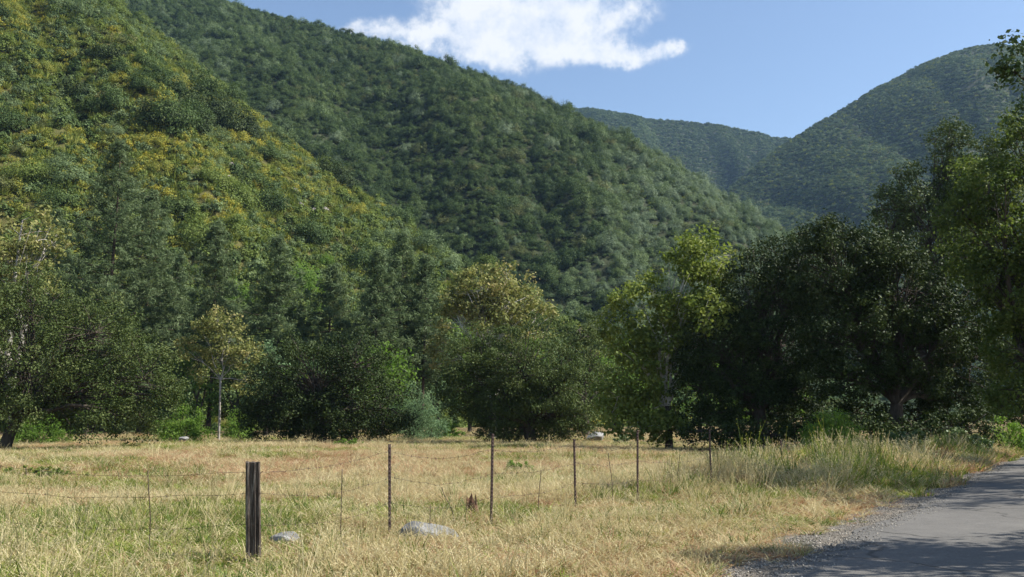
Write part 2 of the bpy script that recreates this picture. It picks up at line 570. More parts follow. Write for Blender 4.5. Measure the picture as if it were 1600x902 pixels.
def build_ground():
    rr = np.concatenate([[0.0], np.geomspace(1.2, 90, 110), np.geomspace(95, 7000, 45)])
    na = 220
    an = np.linspace(0, 2 * np.pi, na, endpoint=False)
    X = rr[:, None] * np.cos(an)[None]
    Y = rr[:, None] * np.sin(an)[None]
    Z = gz(X, Y)
    V = np.stack([X, Y, Z], -1).reshape(-1, 3)
    i = np.arange(len(rr) - 1)[:, None] * na
    j = np.arange(na)[None]
    j2 = (j + 1) % na
    Q = np.stack([i + j, i + na + j, i + na + j2, i + j2], -1).reshape(-1, 4)
    me = mesh_np('ground', V, Q, M['meadow'], smooth=True)
    link('ground', me, kind='structure', label='dry grassy valley floor')


def ribbon(name, o0, o1, z, mat, jag0=0.0, jag1=0.0, cols=6, crown=0.0, seed=0):
    n = len(ROADL)
    rep = 3
    idx = np.linspace(0, n - 1, n * rep)
    L = np.stack([np.interp(idx, np.arange(n), ROADL[:, k]) for k in (0, 1)], 1)
    Nn = np.stack([np.interp(idx, np.arange(n), RN[:, k]) for k in (0, 1)], 1)
    s = np.arange(len(L)) * 0.25
    a = o0 + (fbm(s * 1.1, s * 0 + 3.3, seed, 4) - .5) * 2 * jag0
    b = o1 + (fbm(s * 1.1, s * 0 + 9.3, seed + 9, 4) - .5) * 2 * jag1
    t = np.linspace(0, 1, cols)
    off = a[:, None] * (1 - t) + b[:, None] * t
    X = L[:, None, 0] + Nn[:, None, 0] * off
    Y = L[:, None, 1] + Nn[:, None, 1] * off
    Z = z + crown * np.sin(np.pi * t)[None] + (fbm(X * 1.5, Y * 1.5, seed + 2, 2) - .5) * .012
    V = np.stack([X, Y, np.broadcast_to(Z, X.shape)], -1).reshape(-1, 3)
    i = np.arange(len(L) - 1)[:, None] * cols
    j = np.arange(cols - 1)[None]
    Q = np.stack([i + j, i + j + 1, i + cols + j + 1, i + cols + j], -1).reshape(-1, 4)
    return link(name, mesh_np(name, V, Q, mat, smooth=True), kind='structure')


build_ground()
ribbon('gravel_shoulder', -.35, ROAD_W + 1.2, .006, M['shoulder'], .4, .4, 14, 0.0, 21)
ribbon('road', .38, ROAD_W, .034, M['asphalt'], .22, .2, 10, .06, 33)

# ------------------------------------------------------------------ hills
HILL = {}


def hill(name, cols, mat, nu, ns, seed, amp, label, back=.7, gully=0.0, fold=None):
    """cols: list of (px, ridge_py, ridge_depth, foot_depth). A real ridge with a front and a back slope."""
    c = np.array(cols, float)
    px = np.linspace(c[0, 0], c[-1, 0], nu)
    py = np.interp(px, c[:, 0], c[:, 1])
    k = np.ones(7) / 7
    sm = lambda a: np.convolve(np.pad(a, 3, mode='edge'), k, 'valid')
    py = sm(py)
    Yr = sm(np.interp(px, c[:, 0], c[:, 2]))
    Yf = sm(np.interp(px, c[:, 0], c[:, 3]))
    R = np.array([P(a, b, d) for a, b, d in zip(px, py, Yr)])
    s = np.concatenate([np.linspace(0, 1, ns), 1 + np.linspace(0, 1, ns // 2 + 1)[1:] * back])
    nsr = len(s)
    U = px[:, None] * np.ones(nsr)[None]
    prof = np.where(s <= 1, .78 * s + .22 * np.sin(np.minimum(s, 1) * np.pi / 2), 1 - ((s - 1) / back) ** 1.3 * 1.05)
    Y = Yf[:, None] + (Yr - Yf)[:, None] * s[None]
    # columns run outward from the camera side and fan a little
    A = ((px - CX) / F_PX)[:, None] * np.ones(nsr)[None]
    A = A * (R[:, 0] / (R[:, 1] * ((px - CX) / F_PX + 1e-9)))[:, None] if False else (R[:, 0] / R[:, 1])[:, None] * np.ones(nsr)[None]
    X = A * Y
    Z = R[:, 2][:, None] * prof[None] - 1.5 * (1 - np.minimum(s, 1))[None]
    H = R[:, 2].max()
    env = np.clip(np.minimum(s, 1) * (1.03 - np.minimum(s, 1)) * 4, 0.03, 1)[None]
    sc = 1.0 / (H * .45)
    d = (fbm(X * sc + seed, Y * sc, seed, 5) - .5) * 2 * amp * H
    gl = np.abs(vnoise(A * gully * 10 + seed * 3.1 + fbm(X * sc, Y * sc, seed + 4, 2) * 1.5, s[None] * 1.2 + A * 0, seed + 8) - .5) * 2 if gully else 0.5
    if fold:
        n_f, shear, k_f = fold
        q = A * n_f + s[None] * shear + fbm(X * sc * .8, Y * sc * .8, seed + 60, 2) * 1.1
        d = d + (np.abs(vnoise(q, s[None] * .8 + A, seed + 70) - .5) * 2 - .45) * k_f * H + (vnoise(q * 2.7, s[None] * 2.2 + A, seed + 75) - .5) * k_f * .5 * H
    Z = Z + d * env
    V = np.stack([X, Y, Z], -1).reshape(-1, 3)
    i = np.arange(nu - 1)[:, None] * nsr
    j = np.arange(nsr - 1)[None]
    Q = np.stack([i + j, i + nsr + j, i + nsr + j + 1, i + j + 1], -1).reshape(-1, 4)
    me = mesh_np(name, V, Q, mat, smooth=True)
    link(name, me, kind='structure', label=label)
    HILL[name] = (V.reshape(nu, nsr, 3), s)


hill('near_hill', [(-900, -420, 330, 95), (-300, -260, 290, 92), (0, -90, 255, 92), (130, -8, 240, 95), (240, 50, 232, 98), (330, 128, 222, 102),
                   (420, 200, 212, 106), (500, 262, 204, 110), (590, 322, 194, 114), (680, 385, 184, 118), (760, 430, 174, 120),
                   (850, 480, 164, 122), (950, 540, 154, 122), (1080, 610, 146, 124), (1200, 660, 140, 126)],
     M['hillsoil_warm'], 200, 60, 11, .045, 'steep sunlit hillside with yellow blooms on the left', fold=(7, 2.4, .028))
hill('middle_hill', [(-900, -330, 700, 300), (-200, -170, 620, 270), (120, -70, 560, 250), (340, 2, 510, 235), (450, 28, 485, 228), (540, 54, 462, 222), (620, 78, 445, 216),
                     (700, 104, 428, 212), (810, 140, 405, 205), (910, 184, 385, 200), (1040, 248, 360, 196), (1130, 308, 340, 194),
                     (1200, 356, 325, 192), (1260, 400, 312, 190), (1360, 490, 295, 188), (1480, 600, 275, 190), (1560, 665, 262, 195)],
     M['hillsoil'], 260, 90, 23, .05, 'scrub covered spur sloping down to the right', fold=(9, 1.6, .026))
hill('far_mountain', [(200, 330, 1450, 800), (600, 240, 1420, 790), (800, 170, 1400, 780), (910, 171, 1380, 770), (960, 182, 1360, 765), (1040, 187, 1340, 760), (1100, 190, 1330, 755), (1160, 203, 1310, 750), (1200, 212, 1300, 750), (1235, 216, 1300, 750), (1300, 230, 1290, 750), (1500, 300, 1270, 750), (1900, 420, 1240, 750)],
     M['hillsoil'], 160, 60, 31, .05, 'distant blue green mountain ridge in the gap', fold=(26, 1.2, .10))
hill('right_hill', [(900, 560, 820, 560), (1000, 450, 840, 560), (1120, 310, 880, 540), (1180, 258, 910, 520), (1235, 218, 940, 500), (1300, 180, 960, 480), (1400, 124, 980, 460), (1460, 96, 985, 450), (1500, 80, 990, 440),
                    (1560, 70, 1000, 430), (1640, 74, 1010, 420), (1800, 60, 1020, 420), (2200, -20, 1050, 420), (2900, 40, 1000, 400)],
     M['hillsoil'], 200, 70, 47, .05, 'broad scrubby hill on the right', fold=(17, 2.6, .034))


def scatter(name, n, seed, smax=1.12, lo=-120, hi=1720):
    V, s = HILL[name]
    r = np.random.default_rng(seed)
    a, b, c, d = V[:-1, :-1], V[1:, :-1], V[1:, 1:], V[:-1, 1:]
    nrm = np.cross(c - a, d - b)
    ar = np.linalg.norm(nrm, axis=-1) * .5
    px, py = proj((a + c) / 2)
    ok = (px > lo) & (px < hi) & (py > -90) & (py < 700) & (s[:-1][None] < smax)
    w = (ar * ok).ravel()
    area = w.sum()
    idx = r.choice(w.size, size=n, p=w / area)
    sh = ar.shape
    I, J = np.unravel_index(idx, sh)
    u, v = r.random((2, n, 1))
    pt = a[I, J] * (1 - u) * (1 - v) + b[I, J] * u * (1 - v) + c[I, J] * u * v + d[I, J] * (1 - u) * v
    nn = nrm[I, J]
    nn /= np.linalg.norm(nn, axis=1, keepdims=True)
    return pt, nn, area


def thin(pts, radius):
    """drop points that stand closer than radius (metres, per point) to an earlier one"""
    cell = float(np.max(radius))
    grid, keep = {}, []
    for i, p in enumerate(pts):
        k = (int(p[0] // cell), int(p[1] // cell), int(p[2] // cell))
        ok = True
        for a in (-1, 0, 1):
            for b in (-1, 0, 1):
                for c in (-1, 0, 1):
                    for j in grid.get((k[0] + a, k[1] + b, k[2] + c), ()):
                        q = pts[j]
                        if (p[0] - q[0]) ** 2 + (p[1] - q[1]) ** 2 + (p[2] - q[2]) ** 2 < radius[i] ** 2:
                            ok = False
                            break
                    if not ok:
                        break
                if not ok:
                    break
            if not ok:
                break
        if ok:
            grid.setdefault(k, []).append(i)
            keep.append(i)
    return np.array(keep)


# ------------------------------------------------------------------ shrub shapes (shared by individuals and masses)
def shrub_mesh(name, mat, seed, clumps=14, per=26, leaf=.24, height=1.0, rough=.3, flat=.8, aspect=.6, spread=1.0, shell=.45):
    """unit shrub, radius about 1, sitting on z = 0, its crown uneven"""
    r = np.random.default_rng(seed)
    d = r.normal(size=(clumps, 3))
    d[:, 2] = np.abs(d[:, 2])
    d /= np.linalg.norm(d, axis=1, keepdims=True)
    rad = .72 * (1 - rough + 2 * rough * r.random(clumps))
    c = d * rad[:, None]
    c[:, :2] *= spread
    c[:, 2] = c[:, 2] * height + .12
    cr = .34 * (.7 + .6 * r.random(clumps))
    v, q, t = leaves(r, c, cr, per, leaf, aspect=aspect, flat=flat, shell=shell, center=(0, 0, .1), wild=.38)
    v[:, 2] = np.maximum(v[:, 2], -.25)
    return mesh_np(name, v, q, mat, t)


def stick_mesh(name, mat, seed, n=60, h=.8):
    r = np.random.default_rng(seed)
    a = r.random(n) * 2 * np.pi
    rr = r.random(n) ** .6
    base = np.stack([np.cos(a) * rr * .45, np.sin(a) * rr * .45, np.zeros(n)], 1)
    tip = base * 2.0 + np.stack([r.normal(size=n) * .12, r.normal(size=n) * .12, h * (.5 + .7 * r.random(n))], 1)
    sd = np.stack([np.sin(a + r.normal(size=n)), -np.cos(a + r.normal(size=n)), np.zeros(n)], 1) * .10
    v = np.stack([base - sd, base + sd, tip + sd * .25, tip - sd * .25], 1).reshape(-1, 3)
    return mesh_np(name, v, np.arange(n * 4).reshape(-1, 4), mat, r.random(n))


PROTO = {}
for k, mat, n, kw in (
        ('dark', 'chap_dark', 5, dict(clumps=15, per=26, leaf=.22)),
        ('sage', 'chap_sage', 3, dict(clumps=13, per=26, leaf=.20, height=1.1)),
        ('brown', 'chap_brown', 2, dict(clumps=12, per=24, leaf=.20, height=.8)),
        ('flower', 'flower', 3, dict(clumps=12, per=30, leaf=.17, height=.7, rough=.4)),
        ('green', 'chap_green', 3, dict(clumps=14, per=28, leaf=.22))):
    PROTO[k] = [shrub_mesh('shrub_%s_%d' % (k, i), M[mat], 100 + 10 * i + len(k), **kw) for i in range(n)]
PROTO['tuft'] = [stick_mesh('hill_tuft_%d' % i, M['tuft'], 300 + i) for i in range(3)]
PROTO['bigdark'] = [shrub_mesh('shrub_big_dark_%d' % i, M['chap_dark'], 400 + i, clumps=38, per=100, leaf=.078, height=1.05, rough=.38) for i in range(4)]
PROTO['bigoak'] = [shrub_mesh('hillside_oak_%d' % i, M['oak_dark'], 450 + i, clumps=60, per=70, leaf=.075, height=1.0, rough=.35) for i in range(3)]
PROTO['vivid'] = [shrub_mesh('vine_thicket_%d' % i, M['green'], 460 + i, clumps=38, per=100, leaf=.076, height=1.0, rough=.4) for i in range(2)]
PROTO['bigsage'] = [shrub_mesh('shrub_big_sage_%d' % i, M['chap_sage'], 410 + i, clumps=34, per=95, leaf=.076, height=1.1, rough=.4) for i in range(3)]
PROTO['biggreen'] = [shrub_mesh('shrub_big_green_%d' % i, M['chap_green'], 420 + i, clumps=38, per=100, leaf=.076, height=1.05, rough=.38) for i in range(3)]
PROTO['bigflower'] = [shrub_mesh('shrub_big_flower_%d' % i, M['flower'], 430 + i, clumps=26, per=95, leaf=.072, height=.7, rough=.42) for i in range(3)]
PROTO['bigsunlit'] = [shrub_mesh('shrub_big_sunlit_%d' % i, M['chap_sunlit'], 470 + i, clumps=32, per=90, leaf=.078, height=1.15, rough=.4) for i in range(2)]
PROTO['bigbrown'] = [shrub_mesh('shrub_big_brown_%d' % i, M['chap_brown'], 440 + i, clumps=28, per=90, leaf=.075, height=.85, rough=.4) for i in range(2)]


def mass(name, label, cat, pts, rots, scales, idx, meshes):
    """what nobody could count: one object, its plants instanced on points"""
    me = bpy.data.meshes.new(name)
    n = len(pts)
    me.vertices.add(n)
    me.vertices.foreach_set('co', np.asarray(pts, np.float32).ravel())
    for an, ty, val in (('rot', 'FLOAT_VECTOR', rots), ('scl', 'FLOAT_VECTOR', scales)):
        at = me.attributes.new(an, ty, 'POINT')
        at.data.foreach_set('vector', np.asarray(val, np.float32).ravel())
    at = me.attributes.new('idx', 'INT', 'POINT')
    at.data.foreach_set('value', np.asarray(idx, np.int32))
    me.update()
    o = link(name, me, label=label, cat=cat, kind='stuff')
    col = bpy.data.collections.new(name + '_sources')
    for i, m in enumerate(meshes):
        col.objects.link(bpy.data.objects.new('%s_source_%02d' % (name, i), m))
    g = bpy.data.node_groups.new(name + '_nodes', 'GeometryNodeTree')
    g.interface.new_socket('Geometry', in_out='INPUT', socket_type='NodeSocketGeometry')
    g.interface.new_socket('Geometry', in_out='OUTPUT', socket_type='NodeSocketGeometry')
    gi, go = g.nodes.new('NodeGroupInput'), g.nodes.new('NodeGroupOutput')
    ci = g.nodes.new('GeometryNodeCollectionInfo')
    ci.inputs['Collection'].default_value = col
    ci.inputs['Separate Children'].default_value = True
    ci.inputs['Reset Children'].default_value = True
    ip = g.nodes.new('GeometryNodeInstanceOnPoints')
    ip.inputs['Pick Instance'].default_value = True

    def na(nm, ty):
        x = g.nodes.new('GeometryNodeInputNamedAttribute')
        x.data_type = ty
        x.inputs['Name'].default_value = nm
        return x.outputs['Attribute']
    er = g.nodes.new('FunctionNodeEulerToRotation')
    g.links.new(na('rot', 'FLOAT_VECTOR'), er.inputs[0])
    g.links.new(gi.outputs[0], ip.inputs['Points'])
    g.links.new(ci.outputs[0], ip.inputs['Instance'])
    g.links.new(na('idx', 'INT'), ip.inputs['Instance Index'])
    g.links.new(er.outputs[0], ip.inputs['Rotation'])
    g.links.new(na('scl', 'FLOAT_VECTOR'), ip.inputs['Scale'])
    g.links.new(ip.outputs[0], go.inputs[0])
    md = o.modifiers.new('plants', 'NODES')
    md.node_group = g
    return o


def rotz(n, r, tilt=.12):
    return np.stack([r.normal(size=n) * tilt, r.normal(size=n) * tilt, r.random(n) * 6.283], 1)


def pick(r, names, prob, table, offs):
    """choose a kind per point (prob rows) and one of its meshes"""
    cum = np.cumsum(prob, 1)
    cum /= cum[:, -1:]
    k = (r.random((len(prob), 1)) > cum).sum(1)
    idx = np.zeros(len(prob), int)
    for i, nm in enumerate(names):
        msk = k == i
        idx[msk] = offs[nm] + r.integers(0, len(table[nm]), msk.sum())
    return k, idx


def mass_table(names):
    meshes, offs = [], {}
    for nm in names:
        offs[nm] = len(meshes)
        meshes += PROTO[nm]
    return meshes, offs


# --- middle hill: dense chaparral
def middle_hill_cover():
    r = np.random.default_rng(51)
    pts, nn, area = scatter('middle_hill', 34000, 52)
    size = np.where(r.random(len(pts)) < .3, 2.2 + 2.2 * r.random(len(pts)), 1.0 + 1.1 * r.random(len(pts)))
    size *= .62 + .5 * fbm(pts[:, 0] * .03, pts[:, 2] * .03, 9, 2)
    kp = thin(pts, size * .72)
    pts, size = pts[kp], size[kp]
    px, py = proj(pts)
    names = ['bigdark', 'bigsage', 'bigbrown', 'bigsunlit']
    meshes, offs = mass_table(names)
    nz = fbm(pts[:, 0] * .02, pts[:, 2] * .02, 3, 3)
    sage = np.clip(.10 + .85 * sstep(860, 1060, px + .45 * (py - 200)) + 1.6 * (nz - .52), .03, .95)  # pale sage thickens rightward, standing in for sun on that flank
    sunlit_flank = sstep(960, 1120, px + .45 * (py - 200)) * 1.3  # paler kind painted over the right flank in place of sunlight
    prob = np.stack([(1 - sage), sage, np.clip(.06 + .5 * (.45 - nz), .01, .2), sunlit_flank + .04], 1)
    k, idx = pick(r, names, prob, PROTO, offs)
    sc = size * 1.05
    scl = np.stack([sc * (.8 + .4 * r.random(len(k))), sc, sc * (.75 + .8 * r.random(len(k)))], 1)
    # low scrub fills the gaps
    p2, _, _ = scatter('middle_hill', 16000, 53)
    names2 = ['dark', 'sage', 'tuft']
    m2, o2 = mass_table(names2)
    k2, i2 = pick(r, names2, np.tile([.8, .15, .08], (len(p2), 1)), PROTO, o2)
    s2 = (.8 + .7 * r.random(len(p2)))[:, None] * np.array([[1.1, 1.1, .8]])
    mass('chaparral', 'dense dark green chaparral covering the middle hill', 'chaparral', np.concatenate([pts, p2]), rotz(len(pts) + len(p2), r),
         np.concatenate([scl, s2]), np.concatenate([idx, i2 + len(meshes)]), meshes + m2)


def right_hill_cover():
    r = np.random.default_rng(61)
    pts, nn, area = scatter('right_hill', 46000, 62, lo=1080)
    names = ['dark', 'sage', 'brown', 'tuft']
    meshes, offs = mass_table(names)
    nz = fbm(pts[:, 0] * .008, pts[:, 2] * .02, 13, 4)
    keep = r.random(len(pts)) < np.clip(.7 + 3.0 * (nz - .45), .35, 1)
    pts, nz = pts[keep], nz[keep]
    prob = np.stack([.5 + 0 * nz, np.clip(.5 - (nz - .4), .1, .8), .14 + 0 * nz, .10 + 0 * nz], 1)
    k, idx = pick(r, names, prob, PROTO, offs)
    sc = 1.5 + 1.7 * r.random(len(k)) ** 2.5
    scl = np.stack([sc, sc, sc * .75], 1)
    mass('hill_scrub', 'low scrub covering the broad hill on the right', 'scrub', pts, rotz(len(k), r), scl, idx, meshes)


def far_mountain_cover():
    r = np.random.default_rng(71)
    pts, nn, area = scatter('far_mountain', 30000, 72, lo=880, hi=1300)
    names = ['dark', 'sage']
    meshes, offs = mass_table(names)
    nz = fbm(pts[:, 0] * .005, pts[:, 2] * .01, 17, 4)
    prob = np.stack([.75 + 0 * nz, np.clip(.2 + 2 * (nz - .5), .03, .7)], 1)
    k, idx = pick(r, names, prob, PROTO, offs)
    sc = 1.8 + 2.2 * r.random(len(k)) ** 2
    scl = np.stack([sc, sc, sc * .8], 1)
    mass('mountain_scrub', 'dark scrub covering the distant mountain ridge', 'scrub', pts, rotz(len(k), r), scl, idx, meshes)


def hill_place(px, py):
    if py < 110:
        a = 'high on the near left hillside'
    elif py < 240:
        a = 'halfway up the near left hillside'
    elif py < 360:
        a = 'low on the near left hillside'
    else:
        a = 'at the foot of the near left hillside'
    b = 'at the left edge' if px < 110 else 'above the tallest pine' if px < 260 else 'left of the crest' if px < 420 else 'by the crest' if px < 600 else 'behind the pine trio' if px < 720 else 'behind the rusty sycamore'
    return a + ' ' + b


def near_hill_cover():
    r = np.random.default_rng(81)
    pts, nn, area = scatter('near_hill', 19000, 82, hi=1250)
    px, py = proj(pts)
    names = ['flower', 'dark', 'sage', 'brown', 'green', 'tuft']
    meshes, offs = mass_table(names)
    nz = fbm(pts[:, 0] * .035, pts[:, 2] * .035, 19, 4)
    nz2 = fbm(pts[:, 0] * .03 + 9, pts[:, 2] * .04, 29, 3)
    low = sstep(300, 470, py)
    ridge = np.exp(-((py - (40 + .52 * px)) / 75) ** 2)
    fl = (.10 + (1.5 + 1.6 * ridge) * sstep(.49, .56, nz)) * (1 - .65 * low)
    prob = np.stack([fl, .16 + .2 * low + .9 * np.clip(nz2 - .5, 0, 1), .30 + 0 * fl, .14 + 0 * fl, .28 + .6 * low, 1.2 - .4 * low], 1)
    k, idx = pick(r, names, prob, PROTO, offs)
    base = np.array([1.0, 1.15, 1.1, 1.0, 1.15, .95])[k]
    sc = base * (.65 + .9 * r.random(len(k)) ** 1.5)
    scl = np.stack([sc, sc, sc * (.85 + .4 * r.random(len(k)))], 1)
    mass('hillside_scrub', 'mixed low scrub and yellow blooms covering the near left hillside', 'scrub', pts, rotz(len(k), r), scl, idx, meshes)
    # the largest bushes of the near hillside, one object each
    pts, nn, area = scatter('near_hill', 900, 83, smax=1.0, lo=-20, hi=950)
    px, py = proj(pts)
    keep, taken = [], []
    for i in range(len(pts)):
        if py[i] < 8 or py[i] > 520:
            continue
        if all(np.hypot(*(pts[i, :2] - t)) > 4.2 for t in taken):
            taken.append(pts[i, :2])
            keep.append(i)
        if len(keep) >= 230:
            break
    kinds = [('bigdark', 'dark_hillside_bush', 'dark green bush', 'dark bushes on the near hillside', 2.2),
             ('bigsage', 'sage_hillside_bush', 'grey green bush', 'grey green bushes on the near hillside', 2.1),
             ('biggreen', 'green_hillside_bush', 'fresh green bush', 'fresh green bushes on the near hillside', 2.2),
             ('bigflower', 'flowering_hillside_bush', 'yellow flowering bush', 'yellow flowering bushes on the near hillside', 1.5),
             ('bigbrown', 'brown_hillside_bush', 'brownish dry bush', 'brownish bushes on the near hillside', 1.7)]
    V, sv = HILL['near_hill']
    A_, B_ = proj(V[:, :58])
    for (qx, qy, qs) in ((250, 190, 5.0), (280, 165, 5.5), (310, 175, 6.0), (335, 195, 5.0), (362, 205, 5.5), (300, 205, 4.5), (345, 175, 4.5), (385, 215, 4.2), (170, 90, 4.2), (520, 268, 4.5), (540, 285, 4.0), (110, 150, 4.0)):
        j = np.unravel_index(((A_ - qx) ** 2 + (B_ - qy) ** 2).argmin(), A_.shape)
        o = link('hillside_oak', PROTO['bigoak'][int(r.integers(len(PROTO['bigoak'])))], loc=V[j[0], j[1]] - np.array([0, 0, .8]),
                 label='dark oak, %s in the clump high on the near left hillside' % {250: 'leftmost', 280: 'second from left', 300: 'lowest', 310: 'largest', 335: 'fifth from left', 345: 'highest on the right', 362: 'second from right', 385: 'rightmost'}[qx] if 240 < qx < 390 else 'lone dark oak on the near left hillside, ' + ('at its crest' if qx > 400 else 'near its top' if qx > 150 else 'by the left edge'),
                 cat='oak tree', group='dark oaks on the near hillside')
        o.rotation_euler = (0, 0, r.random() * 6.28)
        o.scale = (qs, qs * .9, qs * (.85 + .3 * r.random()))
    for i in keep:
        lowf = float(sstep(290, 470, py[i]))
        fz = float(fbm(pts[i, 0] * .035, pts[i, 2] * .035, 19, 4))
        dark_spot = math.exp(-(((px[i] - 305) / 85) ** 2 + ((py[i] - 175) / 50) ** 2))
        pr = np.array([.25 + .25 * lowf + 4 * dark_spot, .33, .12 + .65 * lowf, max(.05, (.7 + 3.0 * (fz - .48)) * (1 - lowf)), .12])
        q = int(r.choice(5, p=pr / pr.sum()))
        pk, nm, lab, grp, sz = kinds[q]
        f_ = .6 + 1.15 * r.random() ** 1.6
        s_ = sz * f_ * (1 + .55 * dark_spot)
        wd = 'small ' if f_ < .75 else 'large ' if f_ > 1.15 else ''
        if py[i] > 375 and 250 < px[i] < 600 and r.random() < .6:
            pk, nm, lab, grp = 'vivid', 'vine_thicket', 'bright green thicket', 'bright green thickets'
        o = link(nm, PROTO[pk][int(r.integers(len(PROTO[pk])))], loc=pts[i] - np.array([0, 0, .25]), label=wd + lab + ' ' + hill_place(px[i], py[i]), cat='bush', group=wd + grp + ' ' + hill_place(px[i], py[i]))
        o.rotation_euler = (0, 0, r.random() * 6.28)
        o.scale = (s_, s_, s_ * (.85 + .45 * r.random()))


middle_hill_cover()
right_hill_cover()
far_mountain_cover()
near_hill_cover()


# ------------------------------------------------------------------ broadleaf trees
def broadleaf(name, label, cat, base_px, Y, lobes, leaf_mat_key, bark, seed, dens=1.0, clump_r=.75, per=60, leaf=.16, trunk_r=.35,
              fork=.22, group=None, inner=.5, twigs=.5, lean=0.0, base_xy=None, aspect=.6, limb_k=1.0, gap=0.0, flat=.75, limbs_to=None, trunk_bark=None):
    """lobes: (px, py, rx, ry[, dY]) of the crown's masses as they stand at depth Y (+dY); the crown is filled with leafy clumps"""
    r = np.random.default_rng(seed)
    m_px = Y / F_PX
    if base_xy is None:
        b = P(base_px, 660, Y)
        bx, by = b[0], Y
    else:
        bx, by = base_xy
    bz = float(gz(np.array([bx]), np.array([by]))[0])
    root = bpy.data.objects.new(name, None)
    COL.objects.link(root)
    root.location = (bx, by, bz)
    root['label'], root['category'] = label, cat
    if group:
        root['group'] = group
    O = np.array([bx, by, bz])
    L = []
    for lb in lobes:
        dY = lb[4] if len(lb) > 4 else 0.0
        c = P(lb[0], lb[1], Y + dY) - O
        rx, rz = lb[2] * m_px, lb[3] * m_px
        L.append((c, np.array([rx, (rx + rz) * .5, rz])))
    paths, cl, clr, clt = [], [], [], []
    top = max(c[2] for c, _ in L)
    fz = fork * top
    cx = np.mean([c for c, _ in L], 0)
    fk = np.array([cx[0] * .25 + lean, cx[1] * .25, fz])
    tp = bez(np.array([0, 0, -.4]), np.array([fk[0] * .2, fk[1] * .2, fz * .5]), fk, 7)
    tr = trunk_r * np.array([1.5, 1.15, 1.0, .95, .9, .88, .85])
    twig_paths = []
    for li, (c, rad) in enumerate(L):
        mid = fk + (c - fk) * .45 + np.array([r.normal() * .12, r.normal() * .12, .18]) * np.linalg.norm(c - fk)
        lp = bez(fk, mid, c, 8)
        lp[1:-1] += r.normal(size=(6, 3)) * .04 * np.linalg.norm(c - fk) * .5
        lr = np.linspace(trunk_r * .55 * limb_k, trunk_r * .13 * limb_k, 8)
        if c[2] > fz * .9:
            paths.append((lp, lr))
        else:
            lp = np.repeat(c[None], 8, 0) + r.normal(size=(8, 3)) * .2
        surf = (rad[0] * rad[1] + rad[0] * rad[2] + rad[1] * rad[2]) / 3 * 4 * np.pi
        n = max(6, int(dens * surf / (clump_r ** 2 * 2.4)))
        d = r.normal(size=(n, 3))
        d /= np.linalg.norm(d, axis=1, keepdims=True)
        u = inner + (1.06 - inner) * r.random(n) ** .7
        wob = 1 + .35 * (fbm(d[:, 0] * 2.2 + li * 7, d[:, 2] * 2.2 + d[:, 1], seed + li, 2) - .5) * 2
        cc = c + d * rad * (u * wob)[:, None]
        ok = cc[:, 2] + bz > -.2
        if gap:
            ok &= fbm(cc[:, 0] * .6 + seed, cc[:, 2] * .6, seed + 3, 2) > gap
        cc = cc[ok]
        if len(cc) == 0:
            continue
        tone = np.clip(.3 + .5 * (fbm(cc[:, 0] * .7, cc[:, 2] * .7 + cc[:, 1] * .4, seed + 5, 2)) + r.normal(size=len(cc)) * .16, 0, 1)
        cl.append(cc)
        clr.append(clump_r * (.55 + .8 * r.random(len(cc))))
        clt.append(tone)
        for q in range(len(cc)):
            if r.random() < twigs:
                e = cc[q]
                st = lp[int(r.integers(3, 8))]
                md = (st + e) * .5 + np.array([0, 0, .12]) * np.linalg.norm(e - st) + r.normal(size=3) * .1
                r0 = trunk_r * .12 * limb_k
                twig_paths.append((bez(st, md, e, 4), np.array([r0, r0 * .7, r0 * .5, r0 * .25])))
    v, q = tubes([(tp, tr)], 10)
    link('trunk', mesh_np('trunk', v, q, M[trunk_bark or bark], smooth=True), root)
    v, q = tubes(paths, 7)
    if twig_paths:
        v2, q2 = tubes(twig_paths, 4)
        q = np.concatenate([q, q2 + len(v)])
        v = np.concatenate([v, v2])
    link('branches', mesh_np('branches', v, q, M[bark], smooth=True), root)
    cl, clr, clt = np.concatenate(cl), np.concatenate(clr), np.concatenate(clt)
    v, q, t = leaves(r, cl, clr, per, leaf, aspect=aspect, tint_c=clt, flat=flat, shell=.35)
    v[:, 2] = np.maximum(v[:, 2], -.05 + .0)
    link('crown', mesh_np('crown', v, q, M[leaf_mat_key], t), root)
    return root


# the oaks along the meadow
broadleaf('oak_tree', 'big dark oak at the left edge with a branch drooping to the meadow', 'oak tree', 8, 50,
          [(40, 560, 95, 95), (150, 520, 85, 70), (225, 590, 58, 62), (135, 610, 80, 62), (-80, 560, 90, 110), (140, 672, 24, 30, -1.5), (185, 650, 36, 26),
           (55, 475, 75, 48), (-30, 470, 80, 70), (262, 620, 30, 32), (20, 620, 50, 30, 2), (215, 660, 40, 28, 2), (100, 640, 50, 26, 1), (30, 645, 40, 24, -2), (-40, 640, 50, 34, -1)],
          'oak_olive', 'bark', 1001, dens=1.0, per=100, leaf=.12, trunk_r=.32, clump_r=.62)
broadleaf('oak_tree', 'dense rounded dark oak left of centre reaching the ground', 'oak tree', 500, 60,
          [(490, 585, 80, 66), (430, 625, 50, 56), (555, 570, 58, 52), (560, 635, 70, 48), (470, 652, 80, 34), (610, 640, 40, 44), (520, 660, 100, 28), (400, 650, 26, 36)],
          'oak_dark', 'bark', 1002, dens=1.4, per=110, leaf=.125, clump_r=.68, trunk_r=.45)
